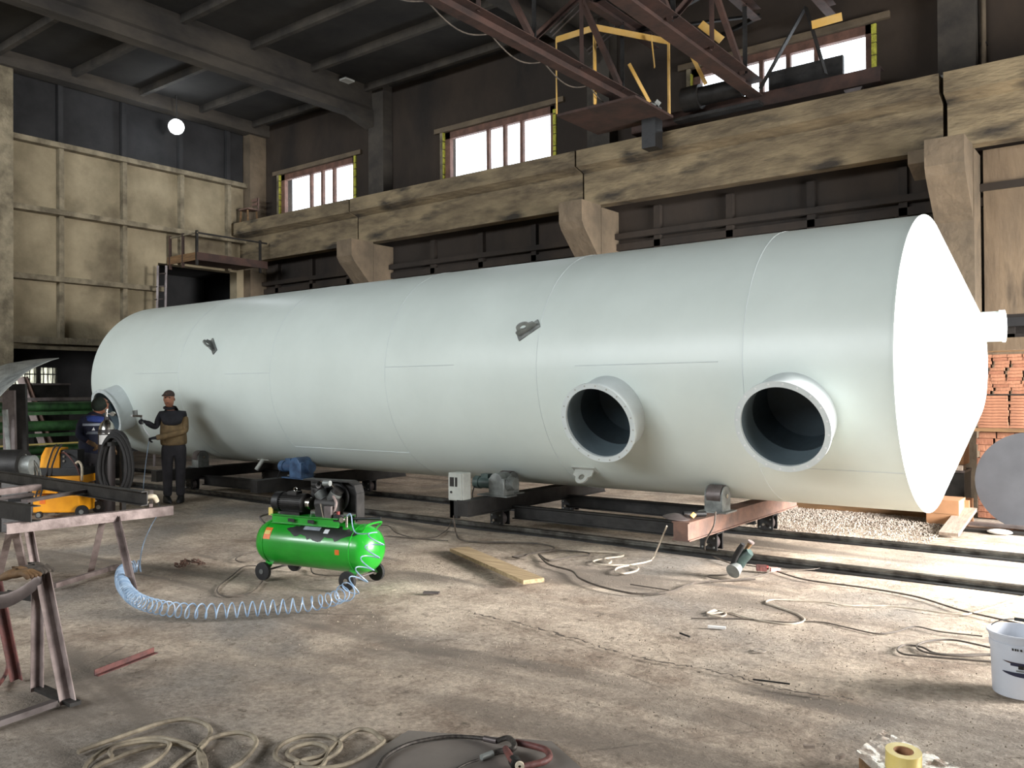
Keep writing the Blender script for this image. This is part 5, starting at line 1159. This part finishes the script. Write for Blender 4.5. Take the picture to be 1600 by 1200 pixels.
cable([(410, 908), (398, 922), (383, 929), (355, 932), (340, 926), (343, 915), (362, 900), (380, 886), (400, 884)], .008, 'cable', 'brown cable looping on the floor under the left end of the compressor')
cable([(486, 888), (490, 896), (510, 899), (535, 899)], .008, 'cable', 'short black cable lying under the middle of the compressor')
cable([(578, 822), (605, 821), (618, 832), (640, 839), (660, 842), (700, 845)], .008, 'cable', 'black cable lying on the floor right of the compressor')
cable([(150, 750), (200, 753), (262, 760), (310, 764)], .012, 'rubber', 'thick black cable running over the floor behind the standing painter')
# grinder standing on its disc guard
gr = worldroot('angle_grinder', at(1155, 885, Z=0), 'teal angle grinder with yellow side handle standing on the floor by the rail', 'grinder')
ax_ = [at(1150, 890, Y=7.15), at(1158, 872, Y=7.15), at(1172, 862, Y=7.15)]
MB().tube([ax_[0], ax_[0].lerp(ax_[1], .5), ax_[1], ax_[1].lerp(ax_[2], .5), ax_[2]], [.04, .055, .062, .055, .04], 16).build('motor_housing', M['tealm'], gr)
MB().cyl(at(1152, 886, Y=7.12), at(1145, 893, Y=7.05), .05, .065, n=24).build('disc_guard', M['grey'], gr)
MB().tube([at(1145, 883, Y=7.1), at(1150, 868, Y=7.08), at(1156, 858, Y=7.06), at(1161, 850, Y=7.05)], [.024, .026, .026, .02], 12).build('rear_handle', M['rubber'], gr)
MB().tube([at(1162, 866, Y=7.15), at(1167, 857, Y=7.15), at(1173, 848, Y=7.15)], [.02, .016, .022], 12).build('side_handle', M['timber'], gr)
MB().cyl(at(1173, 848, Y=7.15), at(1174, 846, Y=7.15), .03, n=16).build('handle_tip', M['pale'], gr)
# little grinder and glow on the trolley beam
g2 = worldroot('small_grinder', at(1062, 815, Z=.42), 'small grey tool with disc lying on the front end of the rusty trolley beam', 'tool')
c = V(-3.70, 7.36, .43); MB().lathe([(0, 0), (.13, .0), (.13, .006), (.1, .02), (.04, .04), (0, .045)], c, (0.1, 0, 1), 28).build('disc_cover', M['steel'], g2)
MB().cyl(c+V(.05, .05, .03), c+V(.2, .22, .03), .028, n=16).build('tool_body', M['black'], g2)
MB().cyl(c+V(.15, .03, .02), c+V(.17, .05, .05), .02, n=10).build('glowing_tip', M['tipglow'], g2)  # orange glow put into the tip's material; the tool is no lamp
# connectors
q = at(1190, 887, Z=.03); cn = worldroot('cable_connector', V(q.x, q.y, 0), 'dark red cable connector on the floor right of the grinder', 'connector')
MB().bar(q-RT*.05, q+RT*.04-FW*.02, .06, .05).build('connector_body', M['redp'], cn, smooth=None); MB().cyl(q+RT*.04, q+RT*.06, .02, n=12).build('collar', M['red'], cn)
q = at(1209, 890, Z=.02); cn = worldroot('cable_connector', V(q.x, q.y, 0), 'pale pink connector joined to the dark red one on the floor', 'connector')
MB().bar(q-RT*.03, q+RT*.04, .04, .035).build('connector_body', M['pink'], cn, smooth=None); MB().cyl(q+RT*.04, q+RT*.06, .015, n=12).build('collar', M['pink'], cn)
# bucket
bk = empty('bucket', (0, 0, 0), 0, 'white plastic paint bucket with dark printed label at the right edge', 'bucket')
rB, rT, hB = .135, .158, .335
MB().lathe([(0, 0), (rB, 0), (rB+.003, .006), (.1465, hB-.085), (.152, hB-.083), (.1535, hB-.05), (.149, hB-.048), (rT, hB-.012), (rT+.006, hB-.01), (rT+.006, hB), (rT-.002, hB), (.146, hB-.05), (rB-.004, .006), (0, .006)], (0, 0, 0), (0, 0, 1), 64).build('pail', mat('greyish_white_plastic', (196, 200, 208), .4, c2=(186, 190, 198), scale=3), bk, smooth=30)
def blabel(a0, a1, z0, z1, nm, m, curve=0, off=.0042, taper=True):
    rows = []; n = 24
    for i in range(n+1):
        t = i/n; a = math.radians(a0+(a1-a0)*t); zc = (z0+z1)/2+curve*4*t*(1-t); hh = (z1-z0)/2*((math.sin(PI*t)**.6 if taper else 1)+.02)
        rows.append([V(math.cos(a)*(rB+(.1465-rB)*(z/(hB-.085))+off), math.sin(a)*(rB+(.1465-rB)*(z/(hB-.085))+off), z) for z in (zc-hh, zc, zc+hh)])
    return MB().loft(rows).build(nm, M[m], bk)
A0 = -90+37.6-88
blabel(A0+22, A0+150, .19, .207, 'label_arc', 'inkb', -.012); blabel(A0+38, A0+78, .178, .194, 'label_lettering', 'ink', 0, .0048, False); blabel(A0+52, A0+62, .164, .184, 'label_lettering', 'dark', 0, .0052, False)
blabel(A0+20, A0+110, .128, .152, 'label_band', 'ink', -.008); blabel(A0+48, A0+86, .15, .158, 'label_lettering', 'grey', 0, .0052, False)
for k_, (d0, d1) in enumerate(((30, 33), (35, 37.5), (39, 41), (44, 47))): blabel(A0+d0+12, A0+d1+12, hB-.074, hB-.062, 'handwriting', 'dark', 0, .011, False)
hd = [V(.158*math.cos(q)*1.0, .158*math.sin(q)*.35+.03, hB-.03+.07*math.sin(q)) for q in np.linspace(0, PI, 20)]
bh = MB().tube([V(p.x, p.y, p.z) for p in hd], .003, 6).build('wire_handle', M['chrome'], bk)
MB().cyl((-.04, .085, hB+.038), (.04, .085, hB+.038), .009, n=10).build('grip', M['black'], bk)
bq = at(1596, 1082, Z=0); bk.location = (bq.x+.0, bq.y, 0); bk.rotation_euler = (0, 0, 0)
# tape roll on a wrapped wooden block, lower right
o = at(1420, 1196, Z=.1); tb_ = worldroot('wrapped_block', (o.x, o.y, 0), 'wooden block wrapped in crumpled film at the bottom right edge', 'block')
zB = .11; c4 = [at(1342, 1182, Z=zB), at(1384, 1149, Z=zB), at(1500, 1206, Z=zB), at(1440, 1262, Z=zB)]
MB().add([V(p.x, p.y, z) for z in (0, zB) for p in c4], [(3, 2, 1, 0), (4, 5, 6, 7), (0, 1, 5, 4), (1, 2, 6, 5), (2, 3, 7, 6), (3, 0, 4, 7)]).build('block', M['timber'], tb_, smooth=None)
rows = []
rf = random.Random(4)
for i in range(17):
    r_ = []
    for j_ in range(17):
        s, t = i/16*1.1-.05, j_/16*1.1-.05; p = (c4[0]*(1-s)+c4[1]*s)*(1-t)+(c4[3]*(1-s)+c4[2]*s)*t; r_.append(V(p.x, p.y, zB+.004+rf.uniform(0, .012)))
    rows.append(r_)
MB().loft(rows).build('film', M['film'], tb_, smooth=20)
tc_ = at(1411, 1183, Z=.165); tc_.z = zB+.012
tr2 = worldroot('tape_roll', tc_, 'yellow roll of packing tape standing on the film-wrapped block', 'tape')
MB().lathe([(.038, 0), (.068, 0), (.068, .072), (.038, .072)], tc_, (.05, -.08, 1), 48, closed=True).build('tape', M['tape'], tr2); MB().lathe([(.034, .001), (.0385, .001), (.0385, .071), (.034, .071)], tc_, (.05, -.08, 1), 48, closed=True).build('paper_core', M['card'], tr2)
# small wood offcuts, washer, tile
for (u, v, L_, w2, a_, m_, nm, lb, cat) in ((1264, 1166, .05, .018, .6, 'woodp', 'wood_offcut', 'small pale wood offcut, the left of two near the bottom edge', 'offcut'), (1313, 1182, .05, .018, 1.3, 'woodp', 'wood_offcut', 'small pale wood offcut just left of the wrapped block', 'offcut'), (674, 926, .13, .05, .5, 'steel', 'metal_scrap', 'small flat grey scrap on the floor right of the coiled hose', 'scrap'), (1120, 980, .12, .03, .35, 'paper', 'paper_scrap', 'torn strip of white paper on the floor in the right half', 'scrap'), (1205, 1065, .2, .008, .25, 'dark', 'steel_rod', 'thin dark twig-like rod on the floor near the long crack', 'rod'), (1070, 992, .1, .01, -.4, 'dark', 'bolt', 'dark bolt lying on the floor in the middle right', 'bolt')):
    q = at(u, v, Z=.01); dr = V(math.cos(a_), math.sin(a_), 0); MB().bar(q-dr*L_/2, q+dr*L_/2, w2, min(w2, .014)).build(nm, M[m_], smooth=None, label=lb, cat=cat)
MB().lathe([(.022, 0), (.04, 0), (.04, .005), (.022, .005)], at(1187, 1017, Z=.002), (0, 0, 1), 28, closed=True).build('washer', M['gravel'], label='pale round washer lying on the dusty floor', cat='washer')
# hoses at the bottom edge
h1 = [(122, 1175), (140, 1168), (200, 1147), (250, 1130), (285, 1124), (310, 1127), (328, 1138), (325, 1155), (312, 1170), (285, 1187), (250, 1215), (200, 1235), (150, 1230), (133, 1205), (140, 1190), (165, 1172), (200, 1159), (245, 1153), (275, 1158), (300, 1166), (318, 1182), (318, 1215), (280, 1240), (180, 1240), (145, 1205), (180, 1185), (220, 1171), (262, 1162), (290, 1165), (312, 1175), (317, 1200), (330, 1225), (355, 1205), (378, 1190), (396, 1170), (400, 1157), (390, 1148), (370, 1145), (340, 1150), (318, 1160), (310, 1176), (316, 1205)]
cable(h1, .0115, 'hose', 'weathered beige rubber hose heaped in loops at the bottom left', 'rubber_hose', 'hose', z=.015, nseg=8)
cable([(175, 1182), (172, 1173), (188, 1165), (230, 1158), (262, 1160), (262, 1170), (245, 1188), (215, 1205)], .0105, 'hose', 'short beige hose end curled inside the heap at the bottom left', 'rubber_hose', 'hose', z=.035)
cable([(420, 1240), (450, 1215), (500, 1200), (515, 1172), (540, 1150), (560, 1140), (580, 1142), (593, 1152), (596, 1162), (540, 1195), (470, 1200), (432, 1185), (438, 1165), (470, 1151), (510, 1150), (530, 1160), (530, 1172), (508, 1187), (480, 1194), (450, 1180), (460, 1168), (490, 1162), (511, 1170), (502, 1181), (470, 1190), (440, 1215)], .011, 'hose', 'beige rubber hose coiled right of the big heap at the bottom edge', 'rubber_hose', 'hose', z=.013, nseg=8)
# steel plate on the floor with wire rope sling and shackle
pq = [at(640, 1143, Z=.0), at(860, 1115, Z=0), at(960, 1215, Z=0), at(480, 1260, Z=0)]; pq = [at(638, 1143, Z=0), at(862, 1160, Z=0), at(945, 1235, Z=0), at(440, 1265, Z=0)]
MB().add([V(p.x, p.y, z) for z in (-.004, .006) for p in pq], [(3, 2, 1, 0), (4, 5, 6, 7), (0, 1, 5, 4), (1, 2, 6, 5), (2, 3, 7, 6), (3, 0, 4, 7)]).build('steel_sheet', mat('dull_sheet_steel', (132, 124, 116), .6, .2, c2=(112, 104, 98), scale=2), smooth=None, label='flat grey steel sheet on the floor under the wire rope sling', cat='sheet')
sl_ = worldroot('wire_rope_sling', at(700, 1160, Z=0), 'dark wire rope sling with crimped eye curving over the steel sheet', 'sling')
MB().tube(spline([at(u, v, Z=.02) for u, v in ((575, 1225), (590, 1200), (605, 1180), (640, 1162), (690, 1152), (725, 1151), (757, 1154))], 8), .0095, 8).build('rope', M['rope'], sl_)
MB().tube(spline([at(u, v, Z=.02) for u, v in ((747, 1187), (725, 1195), (690, 1215))], 8), .006, 8).build('rope', M['rope'], sl_)
MB().cyl(at(757, 1154, Z=.025), at(777, 1158, Z=.03), .014, n=14).build('ferrule', M['steel'], sl_); MB().cyl(at(752, 1184, Z=.02), at(770, 1177, Z=.025), .014, n=14).build('ferrule', M['grey'], sl_)
MB().tube(spline([at(u, v, Z=z_) for u, v, z_ in ((777, 1158, .03), (792, 1153, .045), (801, 1158, .05), (804, 1167, .05), (796, 1172, .04), (782, 1174, .03), (770, 1177, .025))], 6), .013, 8).build('rope_eye', M['rope'], sl_)
sk_ = worldroot('shackle', at(830, 1170, Z=0), 'worn red steel shackle with pin linking the wire rope sling', 'shackle')
bow = [(806, 1160), (822, 1163), (842, 1168), (853, 1172), (858, 1178), (858, 1184), (850, 1190), (835, 1194), (816, 1198)]
MB().tube(spline([at(u, v, Z=.035) for u, v in bow], 6), .0145, 12).build('bow', M['redp'], sk_)
MB().tube([at(790, 1170, Z=.04), at(797, 1182, Z=.04), at(803, 1192, Z=.04)], .016, 12).build('pin', M['redp'], sk_)
MB().cyl(at(803, 1188, Z=.035), at(808, 1196, Z=.035), .026, n=16).build('nut', M['dark'], sk_); MB().lathe([(.007, 0), (.02, 0), (.02, .014), (.007, .014)], at(812, 1196, Z=.04), -FW, 20, closed=True).build('pin_eye', M['glovew'], sk_)

# jagged open joint across the floor
rj = random.Random(8); jp = fl([(735, 957), (800, 972), (870, 990), (940, 1012), (1010, 1030), (1090, 1044), (1160, 1060), (1230, 1080), (1330, 1092)], .001); jj = spline(jp, 14); mbj = MB(); rows = []
for p in jj:
    q = p+V(rj.uniform(-.012, .012), rj.uniform(-.02, .02), 0); wd = rj.choice((.002, .004, .008, .013)); rows.append([V(q.x, q.y-wd, .003), V(q.x, q.y+wd, .003)])
struct(mbj.loft(rows).build('trim_floor_joint', mat('joint_dirt', (88, 78, 68), .95, c2=(70, 62, 54), scale=20), smooth=None))
